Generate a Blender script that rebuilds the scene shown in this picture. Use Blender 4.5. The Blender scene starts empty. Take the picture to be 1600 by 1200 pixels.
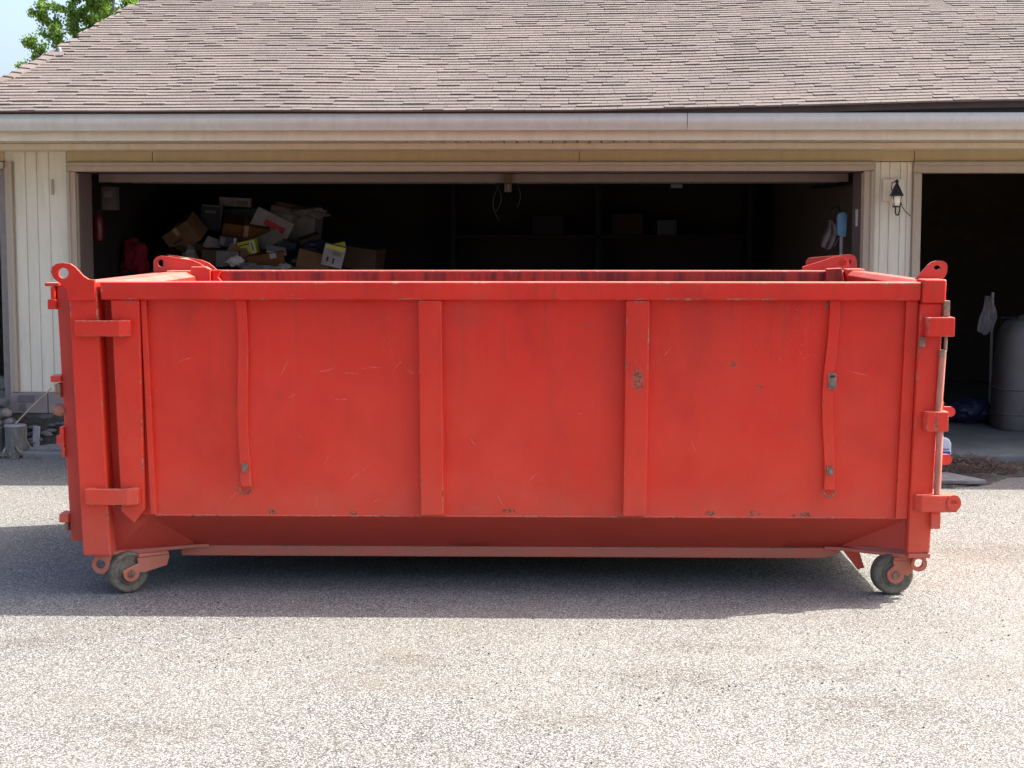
import bpy, bmesh, math, random
from mathutils import Vector, Matrix, noise

R = math.radians
scn = bpy.context.scene
col = scn.collection

# ------------------------------------------------------------------ camera, sky, sun, exposure
cam_d = bpy.data.cameras.new("camera")
cam = bpy.data.objects.new("camera", cam_d)
col.objects.link(cam)
cam.location = (0.18, -8.0, 1.832)
cam.rotation_euler = (R(90 - 5.44), 0, R(1.3))
cam_d.sensor_width = 36.0
cam_d.lens = 57.6
cam_d.clip_start = 0.05
cam_d.clip_end = 3000
scn.camera = cam

SUN = Vector((1.33, 0.42, 1.57)).normalized()          # towards the sun: right, a little behind the house
elev = math.asin(SUN.z)
azim = math.atan2(SUN.x, SUN.y)
world = bpy.data.worlds.new("World")
scn.world = world
world.use_nodes = True
wn = world.node_tree.nodes
wl = world.node_tree.links
wn.clear()
sky = wn.new("ShaderNodeTexSky")
sky.sky_type = 'NISHITA'
sky.sun_disc = False
sky.sun_elevation = elev
sky.sun_rotation = azim
sky.altitude = 50
sky.air_density = 0.7
sky.dust_density = 5.0        # hazy summer air
sky.ozone_density = 2.6
bg = wn.new("ShaderNodeBackground")
bg.inputs[1].default_value = 0.11
wo = wn.new("ShaderNodeOutputWorld")
wl.new(sky.outputs[0], bg.inputs[0])
wl.new(bg.outputs[0], wo.inputs[0])

sun_d = bpy.data.lights.new("sun", 'SUN')
sun_d.energy = 2.6
sun_d.angle = R(0.5)
sun_d.color = (1.0, 0.965, 0.905)
sun = bpy.data.objects.new("sun", sun_d)
sun.rotation_euler = SUN.to_track_quat('Z', 'Y').to_euler()
sun.location = (8, 4, 12)
col.objects.link(sun)

scn.view_settings.view_transform = 'Standard'
scn.view_settings.look = 'None'
scn.view_settings.exposure = 2.04
scn.view_settings.gamma = 1.0
scn.view_settings.use_curve_mapping = False
scn.render.engine = 'CYCLES'
scn.cycles.max_bounces = 6
scn.cycles.diffuse_bounces = 3
scn.cycles.glossy_bounces = 2
scn.cycles.caustics_reflective = False
scn.cycles.caustics_refractive = False

rng = random.Random(7)


# ------------------------------------------------------------------ mesh helpers (all coordinates are world metres)
class MB:
    """Collects vertices and faces of ONE piece."""

    def __init__(self):
        self.v = []
        self.f = []

    def add(self, vs, fs):
        o = len(self.v)
        self.v += [Vector(p) for p in vs]
        self.f += [[i + o for i in f] for f in fs]
        return self

    def box(self, x0, x1, y0, y1, z0, z1):
        return self.add([(x0, y0, z0), (x1, y0, z0), (x1, y1, z0), (x0, y1, z0),
                         (x0, y0, z1), (x1, y0, z1), (x1, y1, z1), (x0, y1, z1)],
                        [(0, 3, 2, 1), (4, 5, 6, 7), (0, 1, 5, 4), (1, 2, 6, 5), (2, 3, 7, 6), (3, 0, 4, 7)])

    def prism(self, pts, axis, a, b):
        n = len(pts)

        def P(p, t):
            return {'x': (t, p[0], p[1]), 'y': (p[0], t, p[1]), 'z': (p[0], p[1], t)}[axis]
        vs = [P(p, a) for p in pts] + [P(p, b) for p in pts]
        fs = [list(range(n)), list(range(2 * n - 1, n - 1, -1))]
        fs += [(i, i + n, (i + 1) % n + n, (i + 1) % n) for i in range(n)]
        return self.add(vs, fs)

    def tube(self, pts, r, n=10, closed=False):
        pts = [Vector(p) for p in pts]
        m = len(pts)
        rr = r if isinstance(r, (list, tuple)) else [r] * m
        vs = []
        fs = []
        for i, p in enumerate(pts):
            if closed:
                t = pts[(i + 1) % m] - pts[i - 1]
            else:
                t = pts[min(i + 1, m - 1)] - pts[max(i - 1, 0)]
            t.normalize()
            ref = Vector((0, 0, 1)) if abs(t.z) < 0.9 else Vector((1, 0, 0))
            a = t.cross(ref).normalized()
            b = t.cross(a)
            for k in range(n):
                q = 2 * math.pi * k / n
                vs.append(p + (a * math.cos(q) + b * math.sin(q)) * rr[i])
        for i in range(m if closed else m - 1):
            j = (i + 1) % m
            for k in range(n):
                fs.append((i * n + k, i * n + (k + 1) % n, j * n + (k + 1) % n, j * n + k))
        if not closed:
            fs.append(list(range(n - 1, -1, -1)))
            fs.append([(m - 1) * n + k for k in range(n)])
        return self.add(vs, fs)

    def lathe(self, prof, c, axis='z', n=24):
        """prof: (radius, height) list from one end to the other; closed where radius is 0."""
        vs = []
        fs = []
        for (r, h) in prof:
            for k in range(n):
                q = 2 * math.pi * k / n
                a, b = r * math.cos(q), r * math.sin(q)
                vs.append({'z': (c[0] + a, c[1] + b, c[2] + h), 'y': (c[0] + a, c[1] + h, c[2] + b),
                           'x': (c[0] + h, c[1] + a, c[2] + b)}[axis])
        m = len(prof)
        for i in range(m - 1):
            for k in range(n):
                fs.append((i * n + k, i * n + (k + 1) % n, (i + 1) * n + (k + 1) % n, (i + 1) * n + k))
        fs.append(list(range(n - 1, -1, -1)))
        fs.append([(m - 1) * n + k for k in range(n)])
        return self.add(vs, fs)

    def plate(self, outer, holes, axis, a, b):
        """a flat plate with real holes; outer and holes are 2D loops."""
        bm = bmesh.new()

        def P(p, t):
            return {'x': (t, p[0], p[1]), 'y': (p[0], t, p[1]), 'z': (p[0], p[1], t)}[axis]
        es = []
        for lp in [outer] + holes:
            vv = [bm.verts.new(P(p, a)) for p in lp]
            for i in range(len(vv)):
                es.append(bm.edges.new((vv[i], vv[(i + 1) % len(vv)])))
        bmesh.ops.triangle_fill(bm, edges=es, use_beauty=True, use_dissolve=False)
        fs = list(bm.faces)
        ext = bmesh.ops.extrude_face_region(bm, geom=fs)
        d = Vector(P((0, 0), b)) - Vector(P((0, 0), a))
        for g in ext['geom']:
            if isinstance(g, bmesh.types.BMVert):
                g.co += d
        bm.verts.index_update()
        self.add([v.co.copy() for v in bm.verts], [[v.index for v in f.verts] for f in bm.faces])
        bm.free()
        return self

    def xf(self, fn):
        self.v = [Vector(fn(p)) for p in self.v]
        return self

    def rot(self, c, axis, deg):
        m = Matrix.Rotation(R(deg), 3, axis)
        c = Vector(c)
        return self.xf(lambda p: c + m @ (p - c))

    def build(self, name, mat, parent=None, bevel=0.0, seg=2, smooth=None, edge=None):
        org = world_loc(parent)
        bm = bmesh.new()
        vs = [bm.verts.new(p - org) for p in self.v]
        for f in self.f:
            try:
                bm.faces.new([vs[i] for i in f])
            except ValueError:
                pass
        bmesh.ops.recalc_face_normals(bm, faces=bm.faces)
        if bevel:
            ed = [e for e in bm.edges if len(e.link_faces) == 2 and e.calc_face_angle(0) > 0.5]
            bmesh.ops.bevel(bm, geom=ed, offset=bevel, segments=seg, affect='EDGES', profile=0.6, clamp_overlap=True,
                             material=1 if edge else -1)
        me = bpy.data.meshes.new(name)
        bm.to_mesh(me)
        bm.free()
        if smooth is not None:
            for p in me.polygons:
                p.use_smooth = True
            me.set_sharp_from_angle(angle=R(smooth))
        me.materials.append(mat)
        if edge:
            me.materials.append(edge)
        o = bpy.data.objects.new(name, me)
        col.objects.link(o)
        if parent is not None:
            o.parent = parent
        return o


def world_loc(o):
    v = Vector((0, 0, 0))
    while o is not None:
        v += o.location
        o = o.parent
    return v


def circ(cx, cz, r, n=20, a0=0.0, a1=2 * math.pi, rz=None):
    full = abs(a1 - a0 - 2 * math.pi) < 1e-6
    k = n if full else n - 1
    return [(cx + r * math.cos(a0 + (a1 - a0) * i / k), cz + (rz or r) * math.sin(a0 + (a1 - a0) * i / k)) for i in range(n)]


def thing(name, label, cat, loc, group=None):
    o = bpy.data.objects.new(name, None)
    o.empty_display_size = 0.1
    o.location = loc
    col.objects.link(o)
    return tag(o, label, cat, group)


def tag(o, label, cat, group=None):
    o["label"] = label
    o["category"] = cat
    if group:
        o["group"] = group
    return o


def struct(o, label=None):
    o["kind"] = "structure"
    if label:
        o["label"] = label
    return o


# ------------------------------------------------------------------ materials
class NT:
    def __init__(self, name):
        self.m = bpy.data.materials.new(name)
        self.m.use_nodes = True
        self.n = self.m.node_tree.nodes
        self.l = self.m.node_tree.links
        self.n.clear()
        self.out = self.n.new("ShaderNodeOutputMaterial")
        self.p = self.n.new("ShaderNodeBsdfPrincipled")
        self.l.new(self.p.outputs[0], self.out.inputs[0])
        self.tc = self.n.new("ShaderNodeTexCoord")
        self.obj = self.tc.outputs["Object"]

    def put(self, sock, v):
        if hasattr(v, "is_output"):
            self.l.new(v, sock)
        elif isinstance(v, (tuple, list)):
            sock.default_value = (*v, 1) if len(v) == 3 and len(sock.default_value) == 4 else v
        else:
            sock.default_value = v

    def mapv(self, vec, loc=(0, 0, 0), rot=(0, 0, 0), sc=(1, 1, 1), kind='POINT'):
        m = self.n.new("ShaderNodeMapping")
        m.vector_type = kind
        self.l.new(vec, m.inputs[0])
        m.inputs[1].default_value = loc
        m.inputs[2].default_value = rot
        m.inputs[3].default_value = sc
        return m.outputs[0]

    def noise(self, scale, detail=4, rough=0.55, vec=None, dist=0.0, col=False):
        t = self.n.new("ShaderNodeTexNoise")
        self.l.new(vec or self.obj, t.inputs["Vector"])
        t.inputs["Scale"].default_value = scale
        t.inputs["Detail"].default_value = detail
        t.inputs["Roughness"].default_value = rough
        t.inputs["Distortion"].default_value = dist
        return t.outputs["Color" if col else "Fac"]

    def vor(self, scale, vec=None, feature='F1', out="Distance", rand=1.0):
        t = self.n.new("ShaderNodeTexVoronoi")
        t.feature = feature
        self.l.new(vec or self.obj, t.inputs["Vector"])
        t.inputs["Scale"].default_value = scale
        t.inputs["Randomness"].default_value = rand
        return t.outputs[out]

    def math(self, op, a, b=0.0, c=None, clamp=False):
        t = self.n.new("ShaderNodeMath")
        t.operation = op
        t.use_clamp = clamp
        self.put(t.inputs[0], a)
        self.put(t.inputs[1], b)
        if c is not None:
            self.put(t.inputs[2], c)
        return t.outputs[0]

    def rng(self, v, a, b, c=0.0, d=1.0):
        t = self.n.new("ShaderNodeMapRange")
        t.clamp = True
        self.put(t.inputs[0], v)
        for i, x in enumerate((a, b, c, d)):
            self.put(t.inputs[i + 1], x)
        return t.outputs[0]

    def mix(self, f, a, b, mode='MIX'):
        t = self.n.new("ShaderNodeMix")
        t.data_type = 'RGBA'
        t.blend_type = mode
        self.put(t.inputs[0], f)
        self.put(t.inputs[6], a)
        self.put(t.inputs[7], b)
        return t.outputs[2]

    def vlen(self, v):
        t = self.n.new("ShaderNodeVectorMath")
        t.operation = 'LENGTH'
        self.l.new(v, t.inputs[0])
        return t.outputs["Value"]

    def vadd(self, a, b):
        t = self.n.new("ShaderNodeVectorMath")
        t.operation = 'ADD'
        self.put(t.inputs[0], a)
        self.put(t.inputs[1], b)
        return t.outputs[0]

    def sep(self, v):
        t = self.n.new("ShaderNodeSeparateXYZ")
        self.l.new(v, t.inputs[0])
        return t.outputs

    def bump(self, h, strength=0.3, dist=0.01, normal=None):
        t = self.n.new("ShaderNodeBump")
        t.inputs["Strength"].default_value = strength
        t.inputs["Distance"].default_value = dist
        self.l.new(h, t.inputs["Height"])
        if normal is not None:
            self.l.new(normal, t.inputs["Normal"])
        self.l.new(t.outputs[0], self.p.inputs["Normal"])
        return t.outputs[0]

    def fin(self, color, rough=0.6, metal=0.0, spec=None):
        self.put(self.p.inputs["Base Color"], color)
        self.put(self.p.inputs["Roughness"], rough)
        self.put(self.p.inputs["Metallic"], metal)
        if spec is not None:
            self.p.inputs["Specular IOR Level"].default_value = spec
        return self.m


def simple(name, c, rough=0.6, var=0.25, scale=6.0, metal=0.0, bump=0.0, bscale=40, spec=None):
    t = NT(name)
    n = t.noise(scale, 5, 0.6)
    f = t.rng(n, 0.3, 0.7)
    dark = tuple(x * (1 - var) for x in c)
    lite = tuple(min(0.95, x * (1 + var * 0.6)) for x in c)
    cc = t.mix(f, dark, lite)
    if bump:
        t.bump(t.noise(bscale, 4, 0.6), bump, 0.004)
    return t.fin(cc, t.rng(n, 0.2, 0.8, max(0.05, rough - 0.08), min(1, rough + 0.08)), metal, spec)


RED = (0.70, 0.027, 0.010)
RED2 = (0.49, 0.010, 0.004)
RUST = (0.10, 0.040, 0.020)
DUST = (0.36, 0.20, 0.13)
# patches of bare or rusty metal on the near side (x, y, z, radius x, radius z), measured from the dumpster's foot point
SPOTS = [(0.615, -1.10, 1.09, 0.030, 0.060), (-1.20, -1.04, 0.420, 0.026, 0.012), (-0.79, -1.04, 0.415, 0.022, 0.011),
         (-0.02, -1.04, 0.428, 0.040, 0.012), (0.98, -1.04, 0.420, 0.028, 0.014), (1.20, -1.04, 0.418, 0.030, 0.020),
         (1.43, -1.04, 0.412, 0.055, 0.014), (1.09, -1.04, 1.165, 0.016, 0.012), (1.22, -1.04, 1.05, 0.018, 0.005),
         (1.55, -1.06, 1.46, 0.022, 0.025), (0.78, -1.1, 1.485, 0.09, 0.006), (0.05, -1.1, 1.567, 0.03, 0.006),
         (1.55, -1.1, 1.569, 0.16, 0.006), (-1.06, -1.1, 1.56, 0.018, 0.008), (0.42, -1.1, 1.565, 0.02, 0.006)]
SCRATCH = [(-1.13, 1.145, 58, .045), (-0.93, 1.13, 12, .06), (-0.80, 1.115, -6, .03), (-0.70, 1.14, 5, .05), (-0.86, 0.99, -4, .05),
           (-0.50, 1.12, -25, .03), (-0.57, 1.16, 48, .03), (-0.76, 0.62, 38, .07), (-0.20, 0.78, -55, .035), (-0.93, 0.68, 65, .02),
           (-1.62, 1.18, 20, .04), (-1.05, 0.80, -40, .03), (0.10, 0.60, 40, .03), (-0.06, 0.48, -60, .04), (0.75, 1.21, 45, .05),
           (1.70, 1.12, -15, .05), (-0.45, 0.52, 70, .035), (-1.4, 0.50, 40, .03), (0.32, 0.92, 10, .02), (0.9, 0.75, -70, .03),
           (-0.98, 0.46, 80, .03), (-0.68, 0.48, 35, .03), (1.62, 0.75, 60, .04), (-1.10, 1.0, 30, .02)]


def red_paint(name, dusty=1.0, marks=False, worn=0.5, streaks=False, edge=False, dull=False):
    t = NT(name)
    xyz = t.sep(t.obj)
    big = t.noise(1.3, 4, 0.6)
    mid = t.noise(7, 5, 0.65)
    fine = t.noise(60, 4, 0.7)
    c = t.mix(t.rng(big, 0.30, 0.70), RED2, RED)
    c = t.mix(t.rng(mid, 0.45, 0.8, 0, 0.30), c, (0.66, 0.034, 0.016))
    # chalky sun-bleached film, in vertical wash streaks
    sv = t.mapv(t.obj, sc=(9, 9, 0.7))
    st = t.noise(1.6, 5, 0.6, vec=sv)
    c = t.mix(t.rng(st, 0.50, 0.85, 0, 0.14), c, (0.62, 0.10, 0.05))
    c = t.mix(t.rng(t.noise(2.6, 6, 0.65, vec=t.mapv(t.obj, sc=(1.5, 1, 0.8))), 0.50, 0.75, 0, 0.60), c, (0.33, 0.014, 0.010))
    # brownish grime wiped into irregular smears
    c = t.mix(t.rng(t.noise(1.9, 7, 0.72, vec=t.mapv(t.obj, loc=(3, 1, 7), sc=(1.0, 1, 1.6)), dist=.5), 0.57, 0.74, 0, 0.34), c, (0.30, 0.075, 0.045))
    c = t.mix(t.math('MULTIPLY', t.rng(t.noise(85, 3, 0.7), 0.62, 0.74), t.rng(t.noise(2.2, 4), 0.45, 0.62, 0, 0.55)), c, (0.60, 0.20, 0.14))
    # panel shading put into the paint: shaded above, ground-lit and paler below, ragged limit
    low_lit = t.rng(t.math('ADD', xyz[2], t.rng(big, 0.2, 0.8, -0.45, 0.45)), 1.50, 0.60, 0, 0.80)
    low_lit = t.math('MULTIPLY', low_lit, t.rng(t.noise(3.3, 6, 0.65), 0.25, 0.6, 0.45, 1.0))
    c = t.mix(low_lit, c, (0.80, 0.066, 0.030))
    # road dust splashed up from the ground
    lowz = t.math('ADD', xyz[2], t.rng(mid, 0.2, 0.8, -0.14, 0.14))
    d = t.rng(lowz, 0.60, 0.16, 0, 0.40 * dusty)
    d = t.math('MULTIPLY', d, t.rng(fine, 0.3, 0.7, 0.5, 1.0))
    c = t.mix(d, c, DUST)
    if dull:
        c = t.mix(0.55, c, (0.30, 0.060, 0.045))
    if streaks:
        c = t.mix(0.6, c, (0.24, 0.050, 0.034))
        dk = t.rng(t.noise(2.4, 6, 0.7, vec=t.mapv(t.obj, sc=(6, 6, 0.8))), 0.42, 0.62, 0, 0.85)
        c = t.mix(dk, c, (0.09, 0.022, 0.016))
    # faint rusty runs washed down from the rail and bolts
    run = t.rng(t.noise(1.0, 5, 0.6, vec=t.mapv(t.obj, sc=(22, 22, 0.55))), 0.57, 0.72, 0, 1)
    c = t.mix(t.math('MULTIPLY', run, t.rng(t.math('ADD', xyz[2], t.rng(mid, 0.3, 0.7, -0.2, 0.2)), 0.95, 1.45, 0.05, 0.36)), c, (0.26, 0.045, 0.020))
    # little chips
    ch = t.vor(26, vec=t.vadd(t.obj, t.noise(30, 2, col=True)))
    chip = t.math('MULTIPLY', t.rng(ch, 0.10, 0.06), t.rng(t.noise(3.1, 3), 0.56, 0.66))
    c = t.mix(t.math('MULTIPLY', chip, 0.7), c, (0.55, 0.30, 0.24))
    rust = None
    # worn edges: bare rusty steel, used on the rounded arrises only
    if edge:
        em = t.rng(t.noise(9, 5, 0.7), 0.56 - 0.06 * worn, 0.66, 0, 0.85)
        c = t.mix(em, c, t.mix(t.rng(fine, .4, .6), RUST, (0.40, 0.26, 0.18)))
        rust = em
    # upward faces paler: sun-bleach and dust, plus a sunlit highlight put into the colour
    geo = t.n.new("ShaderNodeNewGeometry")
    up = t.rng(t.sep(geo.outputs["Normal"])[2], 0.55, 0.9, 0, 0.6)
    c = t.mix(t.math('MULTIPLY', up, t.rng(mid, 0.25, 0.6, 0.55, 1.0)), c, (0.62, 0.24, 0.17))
    if marks:
        wob = t.n.new("ShaderNodeVectorMath")
        wob.operation = 'MULTIPLY_ADD'
        t.l.new(t.noise(45, 4, 0.7, col=True), wob.inputs[0])
        wob.inputs[1].default_value = (0.05, 0.0, 0.05)
        wob.inputs[2].default_value = (-0.025, 0.0, -0.025)
        pv = t.vadd(t.obj, wob.outputs[0])
        acc = None
        for (x, y, z, rx, rz) in SPOTS:
            m = t.mapv(pv, loc=(-x / rx, 0, -z / rz), sc=(1 / rx, 0, 1 / rz))
            s = t.rng(t.vlen(m), 1.05, 0.75)
            acc = s if acc is None else t.math('MAXIMUM', acc, s)
        acc = t.math('MULTIPLY', acc, t.rng(t.noise(70, 3, 0.6), 0.36, 0.52))
        c = t.mix(t.math('MULTIPLY', acc, 0.9), c, t.mix(t.rng(t.noise(110, 3), .4, .6), RUST, (0.27, 0.15, 0.095)))
        acc2 = None
        wv = t.n.new("ShaderNodeVectorMath")
        wv.operation = 'MULTIPLY_ADD'
        t.l.new(t.noise(9, 2, 0.5, col=True), wv.inputs[0])
        wv.inputs[1].default_value = (0.03, 0.0, 0.03)
        wv.inputs[2].default_value = (-0.015, 0.0, -0.015)
        sv2 = t.vadd(t.obj, wv.outputs[0])
        for (x, z, ang, ln) in SCRATCH:
            m = t.mapv(sv2, loc=(x, 0, z), rot=(0, -R(ang), 0), sc=(ln * 1.25, 1e5, 0.0019), kind='TEXTURE')
            s = t.rng(t.vlen(m), 1.0, 0.6)
            acc2 = s if acc2 is None else t.math('MAXIMUM', acc2, s)
        acc2 = t.math('MULTIPLY', acc2, t.rng(t.noise(55, 3), 0.40, 0.55))
        c = t.mix(t.math('MULTIPLY', acc2, 0.45), c, (0.64, 0.34, 0.25))
        rust = acc if rust is None else t.math('MAXIMUM', rust, acc)
    t.bump(t.math('ADD', t.math('MULTIPLY', fine, 0.25), mid), 0.10, 0.004)
    ro = t.rng(t.noise(2.1, 5, .6), 0.3, 0.7, 0.34, 0.62)
    ro = t.math('MAXIMUM', ro, t.math('MULTIPLY', t.math('MAXIMUM', d, rust) if rust is not None else d, 0.9))
    return t.fin(c, ro, 0.0, 0.28)


M = {}
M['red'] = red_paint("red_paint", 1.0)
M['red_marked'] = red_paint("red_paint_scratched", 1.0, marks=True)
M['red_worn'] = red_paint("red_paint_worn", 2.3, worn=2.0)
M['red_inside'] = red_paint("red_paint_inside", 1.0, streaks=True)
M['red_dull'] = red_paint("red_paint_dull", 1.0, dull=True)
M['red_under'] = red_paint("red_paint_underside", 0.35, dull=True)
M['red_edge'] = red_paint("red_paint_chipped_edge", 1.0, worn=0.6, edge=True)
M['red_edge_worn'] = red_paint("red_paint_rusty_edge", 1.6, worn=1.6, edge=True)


def mk_rusty():
    t = NT("rusty_steel")
    f = t.rng(t.noise(28, 5, 0.7), 0.35, 0.65)
    c = t.mix(f, (0.16, 0.075, 0.045), (0.36, 0.22, 0.15))
    t.bump(t.noise(80, 4), 0.3, 0.003)
    return t.fin(c, 0.75, 0.2)


def mk_rod():
    t = NT("faded_pink_paint")
    f = t.rng(t.noise(20, 5, 0.7, vec=t.mapv(t.obj, sc=(1, 1, .25))), 0.45, 0.68)
    c = t.mix(f, (0.62, 0.20, 0.14), (0.30, 0.12, 0.07))
    return t.fin(c, 0.6, 0.0)


def mk_wheel():
    t = NT("caster_wheel")
    f = t.rng(t.noise(30, 5, 0.7), 0.35, 0.68)
    c = t.mix(f, (0.075, 0.066, 0.046), (0.19, 0.165, 0.115))
    t.bump(t.noise(70, 4), 0.25, 0.003)
    return t.fin(c, 0.75)


M['rusty'] = mk_rusty()
M['floor_dirt'] = simple("dirty_steel_floor", (0.11, 0.075, 0.055), .9, .4, 7)
M['rod'] = mk_rod()
M['wheel'] = mk_wheel()


def mk_ground():
    t = NT("exposed_aggregate")
    cells = t.vor(150, out="Color")
    d1 = t.vor(150)
    pit = t.vor(88, vec=t.mapv(t.obj, loc=(.3, .7, 0)))
    patch = t.noise(0.55, 5, 0.6)
    worn = t.noise(1.5, 6, 0.68)
    hue = t.sep(cells)
    c = t.mix(hue[0], (0.165, 0.158, 0.140), (0.325, 0.312, 0.278))
    c = t.mix(t.rng(hue[1], 0.74, 0.80), c, (0.45, 0.44, 0.41))
    c = t.mix(t.rng(hue[2], 0.76, 0.80), c, (0.075, 0.070, 0.061))
    c = t.mix(t.rng(d1, 0.46, 0.70, 0, 0.80), c, (0.055, 0.050, 0.044))
    # dark pits between the stones, thicker in some stretches than in others
    c = t.mix(t.math('MULTIPLY', t.rng(pit, 0.25, 0.15), t.rng(t.noise(3.0, 5, 0.7), 0.35, 0.65, 0.45, 1.0)), c, (0.030, 0.028, 0.025))
    c = t.mix(t.rng(patch, 0.35, 0.65, 0, 0.22), c, (0.30, 0.272, 0.225))
    # oil and leaf-mould: brown specks in loose clusters
    sp = t.math('MULTIPLY', t.rng(t.vor(30, vec=t.vadd(t.obj, t.noise(14, 3, col=True))), 0.30, 0.16), t.rng(worn, 0.55, 0.65))
    c = t.mix(t.math('MULTIPLY', sp, 0.85), c, (0.055, 0.040, 0.026))
    c = t.mix(t.rng(t.noise(0.9, 7, 0.72, vec=t.mapv(t.obj, loc=(2, 5, 0))), 0.52, 0.72, 0, 0.50), c, (0.165, 0.140, 0.108))
    # old drips and mould patches lying in front of the dumpster
    wob = t.n.new("ShaderNodeVectorMath")
    wob.operation = 'MULTIPLY_ADD'
    t.l.new(t.noise(4, 6, 0.75, col=True), wob.inputs[0])
    wob.inputs[1].default_value = (.9, .9, 0)
    wob.inputs[2].default_value = (-.45, -.45, 0)
    pv = t.vadd(t.obj, wob.outputs[0])
    acc = None
    for (x, y, rx, ry) in [(0.68, -1.42, .34, .22), (1.32, -1.32, .26, .16), (0.90, -.92, .30, .12), (-.40, -1.22, .26, .12), (-1.25, -2.20, .28, .2),
                           (1.45, -1.85, .4, .2), (-2.1, -.9, .3, .15), (.25, -2.05, .3, .18), (-2.6, 2.6, .4, .2), (2.7, 1.2, .4, .3)]:
        s = t.rng(t.vlen(t.mapv(pv, loc=(-x / rx, -y / ry, 0), sc=(1 / rx, 1 / ry, 0))), 1.15, 0.35)
        acc = s if acc is None else t.math('MAXIMUM', acc, s)
    grain = t.rng(t.noise(42, 4, 0.75), 0.44, 0.60)
    c = t.mix(t.math('MULTIPLY', t.math('MULTIPLY', acc, grain), 0.52), c, (0.070, 0.050, 0.030))
    h = t.math('SUBTRACT', t.math('MULTIPLY', hue[0], 0.3), d1)
    t.bump(h, 0.6, 0.005)
    return t.fin(c, 0.85, 0.0, 0.25)


def mk_shingle():
    t = NT("asphalt_shingle")
    oi = t.n.new("ShaderNodeObjectInfo")
    geo = t.n.new("ShaderNodeNewGeometry")
    r = t.math('FRACT', t.math('ADD', oi.outputs["Random"], geo.outputs["Random Per Island"]))
    pos = geo.outputs["Position"]
    g = t.noise(140, 3, 0.7, vec=pos)
    c = t.mix(t.rng(r, 0, 1), (0.132, 0.107, 0.090), (0.172, 0.143, 0.123))
    c = t.mix(t.rng(r, 0.90, 0.97, 0, .6), c, (0.105, 0.077, 0.070))
    c = t.mix(t.rng(g, 0.35, 0.65, 0, .40), c, (0.25, 0.215, 0.19))
    c = t.mix(t.rng(t.noise(0.9, 6, 0.7, vec=pos), 0.45, 0.7, 0, .45), c, (0.115, 0.098, 0.090))
    c = t.mix(t.rng(t.noise(1.2, 6, 0.7, vec=t.mapv(pos, sc=(3.5, .5, .5))), 0.52, 0.75, 0, .30), c, (0.085, 0.072, 0.066))
    t.bump(g, 0.5, 0.004)
    return t.fin(c, 0.95, 0.0, 0.15)


def mk_siding(name, c, var=0.12):
    t = NT(name)
    n = t.noise(2.2, 5, 0.6, vec=t.mapv(t.obj, sc=(5, 5, 0.6)))
    cc = t.mix(t.rng(n, .3, .7), tuple(x * (1 - var) for x in c), c)
    cc = t.mix(t.rng(t.noise(14, 5, .7), .58, .8, 0, .35), cc, tuple(x * .6 for x in c))
    cc = t.mix(t.rng(t.noise(2.0, 6, .7, vec=t.mapv(t.obj, sc=(7, 7, .8))), .55, .75, 0, .30), cc, tuple(x * y for x, y in zip(c, (.62, .55, .45))))
    t.bump(t.noise(26, 4, vec=t.mapv(t.obj, sc=(4, 4, .5))), .12, .003)
    return t.fin(cc, .55, 0, .35)


def mk_wood(name, c1, c2, sc=(2, 2, 18), scale=3):
    t = NT(name)
    n = t.noise(scale, 5, .6, vec=t.mapv(t.obj, sc=sc), dist=.6)
    c = t.mix(t.rng(n, .3, .7), c1, c2)
    t.bump(n, .3, .004)
    return t.fin(c, .8)


def mk_cardboard(name, c):
    t = NT(name)
    n = t.noise(5, 5, .6)
    cc = t.mix(t.rng(n, .3, .7), tuple(x * .75 for x in c), c)
    w = t.noise(60, 2, .5, vec=t.mapv(t.obj, sc=(1, 1, .05)))
    t.bump(w, .1, .002)
    return t.fin(cc, .85, 0, .2)


M['ground'] = mk_ground()
M['shingle'] = mk_shingle()
M['underlay'] = simple("roof_felt", (0.06, 0.048, 0.042), .9)
M['siding'] = mk_siding("cream_siding", (0.76, 0.70, 0.54))
M['trim'] = mk_siding("cream_trim", (0.74, 0.65, 0.48))
M['frieze'] = mk_siding("tan_board", (0.52, 0.41, 0.21))
M['taupe'] = mk_siding("taupe_jamb", (0.22, 0.165, 0.14))
M['casing'] = mk_siding("beige_casing", (0.46, 0.37, 0.27))
M['gutter'] = mk_siding("painted_gutter", (0.60, 0.57, 0.48))
M['eave_shade'] = simple("dark_shade_strip", (0.022, 0.016, 0.018), .5)  # near-black colour for the shadow above the gutter
M['flash'] = simple("galvanised_flashing", (0.17, 0.17, 0.175), .6, .25, 10, .3)
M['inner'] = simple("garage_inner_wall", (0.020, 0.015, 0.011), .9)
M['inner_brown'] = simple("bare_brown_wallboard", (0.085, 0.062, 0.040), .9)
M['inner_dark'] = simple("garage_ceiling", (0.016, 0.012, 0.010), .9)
M['concrete'] = simple("garage_slab", (0.20, 0.20, 0.19), .8, .3, 3, 0, .3, 60)
M['block'] = simple("concrete_block", (0.27, 0.225, 0.205), .9, .2, 9, 0, .5, 90)
M['block_dark'] = simple("vent_recess", (0.16, 0.135, 0.13), .9, .2, 9)
M['grit'] = simple("brown_grit", (0.075, 0.058, 0.042), .9, .6, 3)
M['soil'] = simple("dark_soil", (0.055, 0.045, 0.036), .95, .6, 22, 0, .9, 50)
M['stone'] = simple("field_stone", (0.25, 0.21, 0.17), .85, .45, 9, 0, .6, 30)
M['stone2'] = simple("grey_stone", (0.14, 0.135, 0.125), .85, .45, 9, 0, .6, 30)
M['paver'] = simple("grey_paver", (0.22, 0.21, 0.20), .85, .3, 12, 0, .4, 60)
M['bark'] = mk_wood("grey_bark", (0.075, 0.075, 0.062), (0.23, 0.22, 0.19), (14, 14, 2), 4)
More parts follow.
